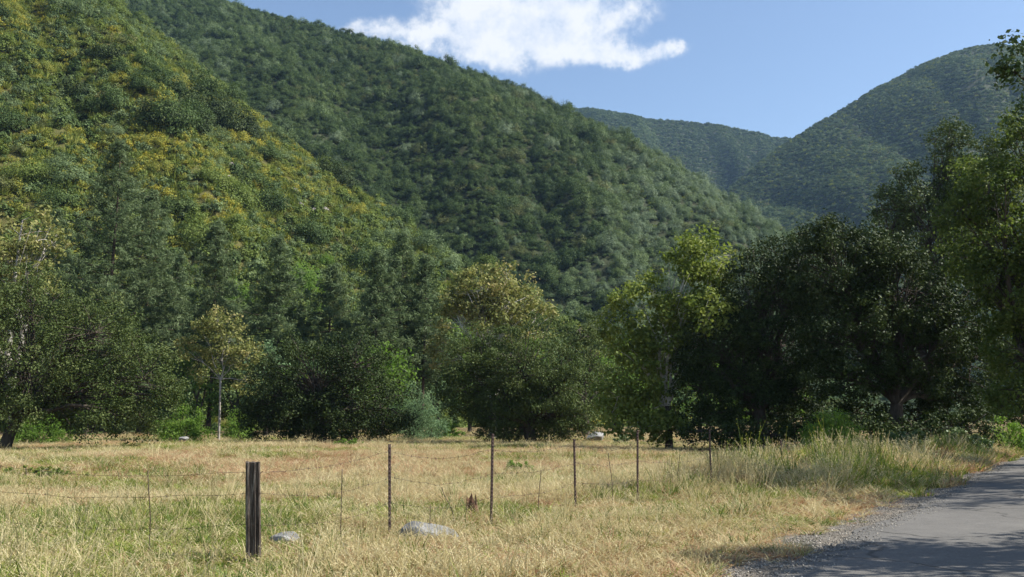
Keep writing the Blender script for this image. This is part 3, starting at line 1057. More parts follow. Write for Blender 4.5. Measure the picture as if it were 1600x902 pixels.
broadleaf('oak_tree', 'rounded olive green oak in the centre of the meadow edge', 'oak tree', 830, 60,
          [(820, 565, 80, 60), (878, 605, 50, 58), (742, 570, 46, 58), (775, 630, 52, 42), (850, 640, 70, 40), (720, 610, 36, 46), (895, 650, 34, 32), (800, 600, 70, 60), (765, 655, 30, 22, -1), (800, 672, 60, 18), (880, 672, 46, 18)],
          'oak_olive', 'bark', 1003, dens=1.4, per=110, leaf=.125, clump_r=.66, trunk_r=.42)
broadleaf('oak_tree', 'spreading black green oak at right, left half of the dark thicket', 'oak tree', 1190, 47,
          [(1185, 470, 85, 70), (1120, 550, 72, 70), (1090, 610, 46, 46), (1215, 540, 90, 80), (1165, 600, 80, 46), (1245, 420, 70, 66), (1085, 560, 24, 40), (1240, 610, 60, 36), (1110, 655, 50, 22), (1180, 650, 60, 26, 2), (1250, 655, 50, 26, 3), (1120, 676, 60, 22, -2), (1200, 680, 56, 20, -3), (1270, 678, 50, 22, -2)],
          'oak_dark', 'bark', 1004, dens=1.35, per=90, leaf=.13, clump_r=.56, trunk_r=.33)
broadleaf('oak_tree', 'tall dense oak at right beside the road, highest of the dark thicket', 'oak tree', 1400, 44,
          [(1310, 420, 90, 70), (1400, 450, 85, 68), (1330, 520, 90, 80), (1430, 540, 90, 80), (1480, 490, 66, 80), (1380, 390, 56, 42), (1290, 370, 40, 30), (1320, 590, 70, 40), (1460, 600, 56, 40, 2), (1520, 560, 50, 70, 2), (1340, 650, 60, 26, 3), (1430, 650, 60, 28, 3), (1500, 640, 50, 34, 3), (1340, 676, 56, 24, -2), (1420, 674, 56, 24, -3), (1500, 670, 50, 26, -2)],
          'oak_dark', 'bark', 1005, dens=1.35, per=90, leaf=.13, clump_r=.54, trunk_r=.33)
broadleaf('oak_tree', 'dark oak rising behind the right thicket under the right hill', 'oak tree', 1440, 62,
          [(1430, 305, 48, 46), (1485, 230, 38, 44), (1500, 290, 50, 56), (1405, 330, 36, 44), (1450, 380, 80, 70), (1540, 330, 60, 90), (1560, 250, 30, 50)],
          'oak_olive', 'bark', 1006, dens=1.4, per=60, leaf=.17, clump_r=.7, trunk_r=.5)

broadleaf('oak_tree', 'low dark oak at the right edge behind the yellow green sycamore', 'oak tree', 1620, 52,
          [(1580, 590, 50, 50), (1630, 560, 60, 60), (1700, 580, 60, 60), (1600, 640, 60, 28), (1540, 620, 40, 44), (1680, 640, 60, 30), (1600, 500, 60, 50)],
          'oak', 'bark', 1007, dens=1.2, per=70, leaf=.15, clump_r=.62, trunk_r=.4)

# sycamores
broadleaf('sycamore_tree', 'rusty yellow sycamore with white limbs behind the centre oak', 'sycamore tree', 770, 76,
          [(755, 455, 64, 36), (715, 495, 42, 38), (800, 475, 46, 40), (835, 500, 36, 30), (760, 510, 70, 36), (700, 540, 30, 34), (790, 435, 36, 22)],
          'sycamore_rust', 'bark_white', 1011, dens=1.5, per=46, leaf=.24, clump_r=.8, trunk_r=.30, twigs=.5, limb_k=1.0, gap=.30, aspect=.8)
broadleaf('sycamore_tree', 'bright yellow green sycamore left of the dark right thicket', 'sycamore tree', 1045, 48,
          [(1085, 392, 48, 38), (1055, 435, 52, 42), (1112, 435, 34, 48), (1005, 485, 52, 44), (1070, 490, 56, 46), (975, 525, 36, 40), (1005, 575, 50, 50), (965, 620, 34, 40), (1040, 550, 46, 46), (1020, 640, 44, 30), (1110, 490, 30, 30, -2), (1000, 668, 46, 22, -1), (1050, 668, 40, 24, -1)],
          'sycamore', 'bark_white', 1012, dens=1.25, per=70, leaf=.17, clump_r=.66, trunk_r=.19, twigs=.3, limb_k=.9, trunk_bark='bark', gap=.22, aspect=.8)
broadleaf('sycamore_tree', 'half bare sycamore with white limbs at the left edge', 'sycamore tree', 20, 66,
          [(35, 345, 50, 32), (75, 375, 32, 30), (10, 400, 50, 36), (60, 430, 40, 32), (-50, 390, 60, 60), (20, 450, 60, 30)],
          'sycamore_rust', 'bark_grey', 1013, dens=.9, per=40, leaf=.23, clump_r=.75, trunk_r=.26, twigs=.7, limb_k=1.2, gap=.34, aspect=.8)
broadleaf('sycamore_tree', 'slender young sycamore with thin white trunk beside the left oak', 'sycamore tree', 343, 66,
          [(318, 515, 26, 20), (358, 525, 30, 24), (296, 550, 26, 20), (386, 555, 26, 22), (340, 498, 28, 18), (308, 590, 22, 16), (388, 598, 22, 18), (345, 560, 30, 22)],
          'sycamore_rust', 'bark_grey', 1014, dens=.9, per=34, leaf=.17, clump_r=.5, trunk_r=.075, twigs=.5, fork=.5, limb_k=1.0, gap=.38, aspect=.8)
broadleaf('sycamore_tree', 'leafy yellow green sycamore at the right edge beside the road', 'sycamore tree', 1660, 37,
          [(1545, 285, 52, 50), (1600, 220, 46, 50), (1500, 330, 34, 34), (1580, 370, 70, 70), (1620, 470, 80, 80), (1560, 450, 46, 56), (1690, 330, 80, 90), (1590, 540, 56, 60), (1690, 480, 80, 90), (1510, 400, 40, 50, 2), (1520, 270, 30, 36, 2), (1600, 620, 60, 36)],
          'sycamore_deep', 'bark', 1015, dens=1.35, per=80, leaf=.12, clump_r=.55, trunk_r=.26, gap=.26, aspect=.8)
broadleaf('olive_tree', 'brownish olive tree just right of the centre oak', 'tree', 915, 82,
          [(905, 515, 40, 32), (935, 550, 34, 36), (880, 540, 34, 30), (910, 590, 50, 50), (940, 610, 30, 40)],
          'oak_olive', 'bark', 1016, dens=.9, per=55, leaf=.2, clump_r=.85)

# trees standing right of the road, mostly outside the picture; they shade the road
broadleaf('roadside_tree', 'roadside tree whose branch hangs into the top right corner', 'tree', 0, 20,
          [(1720, 180, 130, 90), (1820, 120, 170, 140, 1), (1950, 260, 170, 150, 1), (1800, 330, 100, 80, 3), (1584, 112, 22, 16, -1), (1600, 75, 26, 22, -1), (1640, 120, 50, 34), (1900, 380, 160, 100, 4), (1760, 240, 80, 70, 6), (1780, 300, 80, 60, 9), (1740, 330, 80, 60, 11), (2060, 250, 150, 110, 1), (2000, 330, 150, 90, 3), (2010, 150, 130, 100, -2), (1960, 300, 120, 90, 6), (2100, 160, 150, 110, 2)],
          'oak', 'bark', 1021, dens=.9, per=80, leaf=.10, clump_r=.45, trunk_r=.35, base_xy=(17.0, 21.5), limb_k=.5, gap=.27, flat=.6)
broadleaf('roadside_tree', 'roadside tree standing just outside the right edge of the picture', 'tree', 0, 10.6,
          [(2130, 0, 210, 140), (2300, -60, 220, 170), (2090, 110, 130, 90), (2400, 120, 200, 150, 1), (2030, -70, 90, 70), (2200, 40, 160, 120, -1)],
          'oak', 'bark', 1022, dens=.9, per=50, leaf=.14, clump_r=.45, trunk_r=.3, base_xy=(12.6, 10.9), gap=.34, flat=.6)


broadleaf('roadside_tree', 'tall unseen oak added beyond the right edge to shade the road verge', 'tree', 0, 31,  # unseen tree, added to cast shade on the verge
          [(1770, 190, 110, 90), (1860, 120, 120, 110), (1720, 120, 70, 70), (1900, 260, 110, 100), (1800, 20, 90, 70), (1730, 270, 60, 50, 2), (1830, 300, 100, 70)],
          'oak', 'bark', 1023, dens=.9, per=46, leaf=.16, clump_r=.6, trunk_r=.36, base_xy=(22.5, 32.0), gap=.3, flat=.6)


# ------------------------------------------------------------------ pines
def pine(label, px, top, base, hw, Y, seed):
    r = np.random.default_rng(seed)
    T, B = P(px, top, Y), P(px, base, Y)
    bx, by = B[0], Y
    bz = float(gz(np.array([bx]), np.array([by]))[0])
    H = T[2] - bz
    low = max(.08, (B[2] - bz) / H)
    R = hw * Y / F_PX
    root = bpy.data.objects.new('pine_tree', None)
    COL.objects.link(root)
    root.location = (bx, by, bz)
    root['label'], root['category'], root['group'] = label, 'pine tree', 'pines at the foot of the near hill'
    zz = np.linspace(0, H * .96, 10)
    tp = np.stack([np.sin(zz * .2 + seed) * .12, np.cos(zz * .17) * .12, zz - .4], 1)
    v, q = tubes([(tp, np.linspace(H * .012, .03, 10))], 8)
    link('trunk', mesh_np('trunk', v, q, M['bark_pine'], smooth=True), root)
    paths, C, CR, CT = [], [], [], []
    nb = int(H * 4.6)
    for i in range(nb):
        f = low + (1 - low) * ((i + r.random()) / nb)
        g = (f - low) / (1 - low)
        ln = 1.7 * R * (1 - g) ** .95 * (.55 + .65 * r.random()) + .3
        if g < .12:
            ln *= .7 + 2 * g
        a = i * 2.4 + r.random()
        rise = -.12 + .45 * g
        s = np.array([0, 0, f * H])
        e = s + np.array([np.cos(a) * ln, np.sin(a) * ln, ln * rise])
        md = (s + e) / 2 + np.array([0, 0, -.10 * ln])
        bp = bez(s, md, e, 6)
        paths.append((bp, np.linspace(.05 * (1 - g) + .02, .012, 6)))
        nc = max(3, int(ln * 2.6))
        tt = .25 + .8 * r.random(nc)
        for t in tt:
            k = min(t, 1.0) * 5
            k0 = min(int(k), 4)
            p = bp[k0] + (bp[k0 + 1] - bp[k0]) * (k - k0) + r.normal(size=3) * np.array([.28, .28, .16]) * (0.6 + .25 * ln)
            C.append(p)
            CR.append(.38 + .28 * r.random())
            CT.append(np.clip(.45 + .22 * r.normal(), 0, 1))
    v, q = tubes(paths, 4)
    link('branches', mesh_np('branches', v, q, M['bark_pine']), root)
    v, q, t = leaves(r, np.array(C), np.array(CR), 40, .40, aspect=.2, tint_c=np.array(CT), flat=.8, shell=.2, up=.3, wild=.45)
    link('crown', mesh_np('crown', v, q, M['pine'], t), root)
    return root


for a in [('tallest pine, broad and dark, at left below the flowering slope', 165, 222, 600, 92, 92, 1),
          ('pine just right of the tallest pine, its top a little lower', 222, 300, 600, 62, 97, 2),
          ('pine at far left behind the half bare sycamore', 70, 330, 600, 60, 96, 3),
          ('narrow pine standing alone right of the two tall left pines', 330, 350, 560, 48, 93, 4),
          ('pine above the gap between left oak and dense rounded oak', 430, 372, 570, 50, 90, 5),
          ('short pine above the dense rounded dark oak', 515, 418, 570, 46, 90, 6),
          ('pine right of the short pine above the dense rounded oak', 588, 392, 580, 40, 88, 7),
          ('pine with the higher top in the trio left of the rusty sycamore', 625, 366, 580, 44, 94, 8),
          ('pine closest to the rusty sycamore on its left', 662, 402, 590, 38, 92, 9),
          ('small pine far back left on the lower slope', 270, 400, 600, 40, 104, 10)]:
    pine(a[0], a[1], a[2], a[3], a[4], a[5], 2000 + a[6])

# ------------------------------------------------------------------ streamside trees and bushes
def behind(px):
    for lim, what in ((120, 'the left edge oak trunk'), (290, 'the left edge oak boughs'), (390, 'the slender sycamore'), (520, 'the left half of the dense rounded oak'),
                      (620, 'the right half of the dense rounded oak'), (710, 'the pale willow bushes'), (870, 'the centre oak'), (960, 'the brownish olive tree'),
                      (1100, 'the yellow green sycamore')):
        if px < lim:
            return what
    return 'the dark right thicket'


def streamside():
    r = np.random.default_rng(91)
    specs = [('green', 'stream_tree', 'leafy green tree in the row behind', 'green trees behind the oaks'),
             ('willow', 'pale_tree', 'pale grey green tree in the row behind', 'pale trees behind the oaks'),
             ('oak_olive', 'olive_tree', 'olive green tree in the row behind', 'olive trees behind the oaks')]
    x = -60.0
    i = 0
    while x < 1320:
        mk, nm, lab, grp = specs[int(r.choice(3, p=[.5, .35, .15]))]
        Y = 80 + r.random() * 24
        top = 478 + r.random() * 90
        if x > 860:
            top = 520 + r.random() * 60
        if x > 1150:
            top = 560 + r.random() * 50
        w = 30 + r.random() * 18
        h = 650 - top
        broadleaf(nm, lab + ' ' + behind(x), 'tree', x, Y,
                  [(x, top + h * .22, w * .75, h * .22), (x - w * .5, top + h * .45, w * .7, h * .24), (x + w * .5, top + h * .5, w * .7, h * .24),
                   (x, top + h * .72, w, h * .24), (x + w * .2, top + h * .9, w * .9, h * .14)],
                  mk, 'bark', 3000 + i, dens=.85, per=34, leaf=.26, clump_r=.95, trunk_r=.22, group=grp + ' at ' + behind(x), twigs=.1)
        x += 36 + r.random() * 22
        i += 1


streamside()


def bush(name, label, px, basepy, Y, w, h, mk, seed, clumps=40, per=60, leaf=.1, group=None, flat=.8, aspect=.55):
    """a bush standing on the ground, w and h in metres"""
    r = np.random.default_rng(seed)
    b = P(px, basepy, Y)
    z = float(gz(np.array([b[0]]), np.array([Y]))[0])
    root = bpy.data.objects.new(name, None)
    COL.objects.link(root)
    root.location = (b[0], Y, z)
    root['label'], root['category'] = label, 'bush'
    if group:
        root['group'] = group
    d = r.normal(size=(clumps, 3))
    d[:, 2] = np.abs(d[:, 2])
    d /= np.linalg.norm(d, axis=1, keepdims=True)
    c = d * (.45 + .5 * r.random(clumps))[:, None] * np.array([w / 2, w / 2.4, h * .92])
    c[:, 2] = c[:, 2] * (.8 + .4 * fbm(c[:, 0] * 1.3, c[:, 1] * 1.3 + seed, seed, 2)) + .05
    v, q, t = leaves(r, c, np.full(clumps, min(w, h) * .17), per, leaf, aspect=aspect, flat=flat, shell=.2)
    v[:, 2] = np.maximum(v[:, 2], -.05)
    link('foliage', mesh_np('foliage', v, q, M[mk], t), root)
    paths = [(bez(np.array([r.normal() * .06, r.normal() * .06, -.1]), e * np.array([.4, .4, .6]), e, 5), np.linspace(.03, .006, 5)) for e in c[::2]]
    v, q = tubes(paths, 4)
    link('stems', mesh_np('stems', v, q, M['bark']), root)
    return root


bush('willow_bush', 'pale blue green willow bush right of the dense rounded oak', 640, 685, 66, 4.2, 4.6, 'willow', 41, 90, 80, .16, aspect=.3)
bush('willow_bush', 'second pale willow bush tucked lower against the dense rounded oak', 672, 685, 72, 3.2, 3.4, 'willow', 42, 60, 70, .16, aspect=.3)
bush('green_bush', 'wide fresh green bush between left oak and slender sycamore', 285, 690, 62, 4.6, 2.6, 'green', 43, 90, 80, .13)
bush('green_bush', 'green bush at the foot of the left oak trunk', 55, 700, 60, 5.2, 2.6, 'green', 44, 90, 80, .13)
bush('green_bush', 'bright green bush behind the gap left of the centre oak', 690, 680, 76, 4.0, 1.7, 'green', 45, 60, 70, .14)
bush('green_bush', 'low green bush right of the slender sycamore trunk', 372, 685, 70, 3.0, 2.6, 'green', 46, 60, 60, .14)
bush('sage_bush', 'small round grey sage bush on the meadow before the yellow sycamore', 972, 684, 60, 1.5, .7, 'chap_sage', 47, 40, 60, .08)
bush('roadside_bush', 'rounded green bush in front of the dark right thicket', 1300, 690, 37, 3.0, 2.1, 'green', 48, 90, 90, .09)
bush('roadside_bush', 'low glossy leaved bush by the road under the tall right oak', 1410, 690, 36, 2.6, 1.3, 'vine', 49, 60, 70, .12, aspect=.8)
bush('roadside_bush', 'glossy leaved bush at the right, nearer the road bend', 1490, 690, 40, 3.4, 1.4, 'vine', 50, 70, 70, .12, aspect=.8)
bush('roadside_bush', 'leafy bush at the right edge under the yellow green sycamore', 1570, 690, 43, 4.0, 2.0, 'green', 51, 70, 70, .11)
bush('dark_weed', 'flat dark green weed patch in the meadow at the left edge', 45, 752, 24, 3.0, .32, 'g_weed', 52, 70, 60, .06)
bush('leafy_weed', 'small bright leafy weed at the foot of the dense rounded oak', 540, 697, 54, 2.6, .55, 'green', 53, 40, 60, .08)
bush('leafy_weed', 'green leafy weed clump in the meadow right of the middle posts', 812, 740, 28, 1.3, .45, 'green', 54, 40, 60, .05)


# ------------------------------------------------------------------ grass
def blade_clump(name, mat, seed, n=34, h=.42, spread=.16, width=.010, lean=.35, heads=.0, curve=.25, head=.045):
    r = np.random.default_rng(seed)
    a = r.random(n) * 2 * np.pi
    rr = spread * np.sqrt(r.random(n))
    b = np.stack([np.cos(a) * rr, np.sin(a) * rr, np.full(n, -.03)], 1)
    la = a + r.normal(size=n) * .9
    hh = h * (.45 + .75 * r.random(n))
    lv = np.stack([np.cos(la), np.sin(la), np.zeros(n)], 1) * (hh * lean * (.2 + r.random(n)))[:, None]
    p1 = b + lv * .35 + np.stack([0 * hh, 0 * hh, hh * .55], 1)
    p2 = b + lv * (1 + curve) + np.stack([0 * hh, 0 * hh, hh], 1)
    fa = r.random(n) * 2 * np.pi
    sd = np.stack([np.cos(fa), np.sin(fa), np.zeros(n)], 1)
    w = width * (.6 + .8 * r.random(n))[:, None]
    v = np.stack([b - sd * w, b + sd * w, p1 + sd * w * .8, p1 - sd * w * .8, p2 + sd * w * .25, p2 - sd * w * .25], 1).reshape(-1, 3)
    i = np.arange(n)[:, None] * 6
    q = np.concatenate([i + np.array([[0, 1, 2, 3]]), i + np.array([[3, 2, 4, 5]])])
    tb = r.random(n)
    t = np.concatenate([tb * .8, tb * .8 + .2])
    k = int(n * heads)
    if k:
        hd = []
        for j in range(k):
            for m in range(3):
                c = p1[j] + (p2[j] - p1[j]) * (.72 + .14 * m) + r.normal(size=3) * .012
                dn = np.array([r.normal() * .5, r.normal() * .5, .9 - .9 * (m % 2)])
                dn /= np.linalg.norm(dn)
                s2 = np.cross(dn, r.normal(size=3))
                s2 /= np.linalg.norm(s2)
                hd.append([c - dn * head * .5, c + s2 * head * .13, c + dn * head * .5, c - s2 * head * .13])
        hv = np.array(hd).reshape(-1, 3)
        hq = np.arange(len(hv)).reshape(-1, 4) + len(v)
        v = np.concatenate([v, hv])
        q = np.concatenate([q, hq])
        t = np.concatenate([t, .75 + .25 * r.random(len(hq))])
    return mesh_np(name, v, q, M[mat], t)


GR = {}
GR['dry'] = [blade_clump('dry_%d' % i, 'g_dry', 500 + i, 36, .30, .17, .0085, .75, .45, .4, .04) for i in range(4)]
GR['pale'] = [blade_clump('pale_%d' % i, 'g_pale', 510 + i, 26, .50, .16, .0075, .45, .6, .5, .045) for i in range(4)]
GR['green'] = [blade_clump('green_%d' % i, 'g_green', 520 + i, 34, .36, .16, .009, .45, .2, .3, .04) for i in range(4)]
GR['weed'] = [blade_clump('weed_%d' % i, 'g_weed', 530 + i, 18, .50, .14, .010, .35, .9, .2, .035) for i in range(3)]
GR['tall'] = [blade_clump('tall_%d' % i, 'g_pale', 540 + i, 10, .85, .14, .007, .35, 1.0, .7, .05) for i in range(3)]


def grass():
    r = np.random.default_rng(99)
    names = ['dry', 'pale', 'green', 'weed', 'tall']
    meshes, offs = [], {}
    for n in names:
        offs[n] = len(meshes)
        meshes += GR[n]
    PT = []
    for (y0, y1, dn, sc) in ((5.5, 10, 130, 1.0), (10, 15, 120, 1.0), (15, 24, 62, 1.1), (24, 40, 24, 1.3), (40, 64, 10, 1.6), (64, 92, 4.5, 2.0)):
        area = (y1 * y1 - y0 * y0) * .63 + 8 * (y1 - y0)
        n = int(area * dn)
        y = np.sqrt(y0 * y0 + r.random(n) * (y1 * y1 - y0 * y0))
        x = (r.random(n) * 2 - 1) * (.63 * y + 4)
        PT.append(np.stack([x, y, np.full(n, sc)], 1))
    PT = np.concatenate(PT)
    x, y, sc = PT.T
    ro = road_off(x, y)
    edge = .0 + (fbm(x * .8, y * .8, 77, 3) - .5) * 1.5
    keep = (ro < edge) | (ro > ROAD_W + 1.0)
    keep &= ~((ro > -.5) & (r.random(len(x)) < .5))
    x, y, sc, ro = x[keep], y[keep], sc[keep], ro[keep]
    z = gz(x, y)
    px, py = proj(np.stack([x, y, z], 1))
    nz = fbm(x * .22, y * .22, 101, 4)
    nz2 = fbm(x * .12 + 50, y * .12, 111, 3)
    greenband = 1.5 * np.exp(-((y - 18) / 4.5) ** 2) * (.3 + 1.4 * sstep(.4, .6, nz)) * sstep(960, 760, px)          # greener hollow behind the fence
    leftgreen = sstep(620, 150, px) * sstep(30, 14, y) * (.35 + 1.3 * sstep(.42, .58, nz))
    verge = sstep(-8, -3.5, ro) * sstep(16, 24, y)
    dryfront = sstep(380, 560, px) * sstep(16.5, 13, y)
    red = np.clip(4.5 * (nz2 - .47), 0, 1.6) + .5 * np.exp(-((y - 36) / 9) ** 2) * sstep(380, 500, px)
    g = np.clip(.03 + .75 * greenband + .9 * leftgreen + .9 * verge + 4.5 * (nz - .5), .02, 2.5) * (1 - .85 * dryfront)
    prob = np.stack([.42 + .45 * dryfront + 1.5 * red, .36 + .45 * leftgreen + .3 * dryfront, g * 1.5, g * .2 + .02 * (px > 950), .045 + .10 * leftgreen * sstep(14, 9, y)], 1)
    cum = np.cumsum(prob, 1)
    cum /= cum[:, -1:]
    k = (r.random((len(x), 1)) > cum).sum(1)
    idx = np.zeros(len(x), int)
    for i, n in enumerate(names):
        msk = k == i
        idx[msk] = offs[n] + r.integers(0, len(GR[n]), msk.sum())
    hs = (.5 + .5 * r.random(len(x)) ** 1.5) * (.45 + .75 * fbm(x * .5, y * .5, 121, 3)) * (1 + 2.6 * verge) * np.where(k >= 3, 1.3, 1.0) * np.where(y > 24, .66, .56) * (.8 + .45 * fbm(x * 1.6, y * 1.6, 141, 2))
    hs *= np.where(ro > -1.4, .6, 1.0) * np.where((k == 4) & (verge > .2), .5, 1.0)
    for fx, fy in ((-2.84, 10.3), (-1.65, 12.6), (-.3, 13.6), (1.13, 16.4), (2.36, 17.4), (4.4, 20.5), (7.2, 24.2), (7.6, 25.0), (7.8, 25.8), (7.9, 26.6), (6.7, 23.2)):
        hs *= 1 - .72 * np.exp(-(((x - fx) / .5) ** 2 + ((y - fy + .6) / .8) ** 2))
    wide = sc * (.78 + .4 * verge) * np.where((k == 4) & (y < 20), .6, 1.0)
    hs = np.where((k == 4) & (y < 20), hs * 1.5, hs)
    scl = np.stack([wide, wide, hs], 1)
    mass('meadow_grass', 'dry golden and green grass covering the meadow', 'grass', np.stack([x, y, z], 1), rotz(len(x), r, .12), scl, idx, meshes)


grass()


def gravel():
    r = np.random.default_rng(131)
    ms = []
    for i in range(4):
        rr = np.random.default_rng(600 + i)
        v = np.array([(1, 0, 0), (-1, 0, 0), (0, 1, 0), (0, -1, 0), (0, 0, .7), (0, 0, -.7), (.7, .7, .2), (-.7, -.6, .3)], float) * (.7 + .6 * rr.random((8, 1)))
        f = [(0, 6, 4), (6, 2, 4), (2, 1, 4), (1, 7, 4), (7, 3, 4), (3, 0, 4), (6, 0, 5), (2, 6, 5), (1, 2, 5), (7, 1, 5), (3, 7, 5), (0, 3, 5)]
        ms.append(mesh_np('stone_%d' % i, v, np.array(f), M['gravel']))
    n = 26000
    t = r.random(n) * 60 + 40
    t = np.interp(r.random(n) ** 1.3, [0, 1], [0, 1])
    y = 7.5 + t * 28
    ix = np.interp(y, ROADL[:, 1], np.arange(len(ROADL)))
    lx = np.interp(ix, np.arange(len(ROADL)), ROADL[:, 0])
    off = -.3 + r.gamma(2.0, .27, n)
    nx = np.interp(ix, np.arange(len(ROADL)), RN[:, 0])
    ny = np.interp(ix, np.arange(len(ROADL)), RN[:, 1])
    x, yy = lx + nx * off, y + ny * off
    keep = (off < 3.2)
    x, yy, off = x[keep], yy[keep], off[keep]
    z = np.where(off > .38, .047, .012)
    s = .005 + .013 * r.random(len(x)) ** 3
    scl = np.stack([s, s * (.7 + .5 * r.random(len(x))), s * .8], 1)
    mass('gravel', 'loose grey gravel along the road edge', 'gravel', np.stack([x, yy, z], 1), rotz(len(x), r, .5), scl, r.integers(0, 4, len(x)), ms)


gravel()


# ------------------------------------------------------------------ fence
def fence():
    root = bpy.data.objects.new('wire_fence', None)
    COL.objects.link(root)
    root['label'], root['category'] = 'rusty barbed wire fence with steel posts and one wooden post', 'fence'
    o0 = P(400, 800, 10.3)
    root.location = (o0[0], 10.3, 0)
    O = np.array([o0[0], 10.3, 0.0])

    def gpt(px, Y):
        p = P(px, 800, Y)
        return np.array([p[0], Y, float(gz(np.array([p[0]]), np.array([Y]))[0])])

    # wooden post: split, weathered, irregular section
    r = np.random.default_rng(5)
    b = gpt(400, 10.3)
    topz = P(400, 722, 10.3)[2]
    n, m = 28, 22
    ang = np.arange(n) / n * 2 * np.pi
    groove = 1 + .14 * (vnoise(ang * 4.5, ang * 0, 3) - .5) * 2 - .24 * (vnoise(ang * 7, ang * 0 + 5, 4) > .72)
    groove[-1] = groove[0]
    zz = np.linspace(-.3, topz - b[2], m)
    V = []
    for k, z in enumerate(zz):
        wob = groove * (1 + .05 * (vnoise(ang * 3, ang * 0 + z * 3, 8) - .5))
        rad = .076 * (1.06 - .06 * k / m) * wob
        sq = 1 / np.maximum(np.abs(np.cos(ang)), np.abs(np.sin(ang))) ** .45
        V.append(np.stack([np.cos(ang) * rad * sq - .045 * z, np.sin(ang) * rad * sq, np.full(n, z) + (.02 * (vnoise(ang * 2, ang * 0, 2) - .5) if k == m - 1 else 0)], 1))
    V.append(np.array([[-.045 * zz[-1], 0, zz[-1] - .008]]))
    V = np.concatenate(V)
    F = []
    for k in range(m - 1):
        for j in range(n):
            F.append((k * n + j, k * n + (j + 1) % n, (k + 1) * n + (j + 1) % n, (k + 1) * n + j))
    tris = [((m - 1) * n + j, (m - 1) * n + (j + 1) % n, m * n) for j in range(n)]
    me = bpy.data.meshes.new('wooden_post')
    me.from_pydata(V.tolist(), [], F + tris)
    me.materials.append(M['wood'])
    wp = link('wooden_post', me, root, b - O)
    wp['label'] = 'thick weathered wooden post'
    posts = [(-90, 11.0, None), (400, 10.3, topz)]
    # steel T posts, each with its studs
    for i, (px, py, Y) in enumerate([(610, 694, 12.6), (768, 678, 13.6), (900, 686, 16.4), (997, 672, 17.4), (1113, 672, 20.5), (1226, 688, 27.0)]):
        g = gpt(px, Y)
        tz = P(px, py, Y)[2]
        h = tz - g[2]
        fw, ft, ww = .022, .005, .030
        sec = np.array([(-fw, 0), (fw, 0), (fw, ft), (.003, ft), (.003, ww), (-.003, ww), (-.003, ft), (-fw, ft)])
        ns = len(sec)
        V = [(x, y, -.3) for x, y in sec] + [(x, y, h) for x, y in sec]
        F = [(j, (j + 1) % ns, ns + (j + 1) % ns, ns + j) for j in range(ns)] + [tuple(range(ns, 2 * ns))]
        me = bpy.data.meshes.new('steel_post')
        me.from_pydata(V, [], F)
        me.materials.append(M['rust'])
        sp = link('steel_post', me, root, g - O)
        sp.rotation_euler = (r.normal() * .012, r.normal() * .014, .9 + r.normal() * .1)
        V, F = [], []
        z = .12
        while z < h - .03:
            k = len(V)
            for (x, y, q) in ((-.013, -.0005, 0), (.013, -.0005, 0), (.013, -.0005, .022), (-.013, -.0005, .022), (-.009, -.012, .004), (.009, -.012, .004), (.009, -.012, .018), (-.009, -.012, .018)):
                V.append((x, y, z + q))
            F += [(k + 4, k + 5, k + 6, k + 7), (k, k + 1, k + 5, k + 4), (k + 1, k + 2, k + 6, k + 5), (k + 2, k + 3, k + 7, k + 6), (k + 3, k, k + 4, k + 7)]
            z += .054
        me = bpy.data.meshes.new('studs')
        me.from_pydata(V, [], F)
        me.materials.append(M['rust'])
        link('studs', me, sp)
        # wire clips
        for wz in (1.12, .78, .44):
            if wz < h - .05:
                t = np.linspace(0, 2 * np.pi, 13)
                v, q = tubes([(np.stack([np.cos(t) * .027, np.sin(t) * .027 + .008, np.full(13, wz)], 1), np.full(13, .0025))], 4)
                link('wire_clip', mesh_np('wire_clip', v, q, M['rust']), sp)
        posts.append((px, Y, tz))
    posts.append((1330, 36.0, None))
    # thin wire stays
    for (px, Y, py, bent) in ((235, 10.6, 735, .03), (533, 11.6, 733, .0), (707, 13.2, 762, .08), (842, 15.2, 735, -.02), (957, 17.0, 708, .03), (1060, 19.2, 708, -.03), (672, 12.3, 790, .0)):
        g = gpt(px, Y)
        tz = P(px, py, Y)[2] - g[2]
        t = np.linspace(0, 1, 9)
        pts = np.stack([bent * np.sin(t * 5) * t - bent * t * t, bent * .5 * t * t, -.1 + (tz + .1) * t], 1)
        v, q = tubes([(pts, np.full(9, .0055))], 5)
        link('stay', mesh_np('stay', v, q, M['rust']), root, g - O)
    # three sagging barbed strands
    for si, wz in enumerate((1.12, .78, .44)):
        pts = []
        for (a, b_) in zip(posts[:-1], posts[1:]):
            A, B = gpt(a[0], a[1]), gpt(b_[0], b_[1])
            n = 26
            t = np.linspace(0, 1, n, endpoint=False)
            za = min(wz, 9) - (.12 if a[0] == 400 else 0) * (si == 0)
            zb = min(wz, 9) - (.12 if b_[0] == 400 else 0) * (si == 0)
            if a[2] is not None:
                za = min(za, a[2] - A[2] - .06)
            if b_[2] is not None:
                zb = min(zb, b_[2] - B[2] - .06)
            p = A[None] * (1 - t[:, None]) + B[None] * t[:, None]
            p[:, 2] += za * (1 - t) + zb * t - (.05 + .10 * r.random()) * np.sin(np.pi * t) + (vnoise(t * 9, t * 0 + si, si + 3) - .5) * .03
            off = -.05 if a[0] != 400 else -.09
            p[:, 1] += off
            pts.append(p)
        pts = np.concatenate(pts) - O
        v, q = tubes([(pts, np.full(len(pts), .0017))], 5)
        st = link('wire_strand', mesh_np('wire_strand', v, q, M['rust']), root)
        bp = []
        for k in range(3, len(pts) - 1, 2):
            c = pts[k]
            for _ in range(2):
                d = r.normal(size=3)
                d /= np.linalg.norm(d)
                bp.append((np.stack([c - d * .022, c, c + d * .022]), np.array([.0012, .0024, .0012])))
        v, q = tubes(bp, 4)
        link('barbs', mesh_np('barbs', v, q, M['rust']), st)


fence()


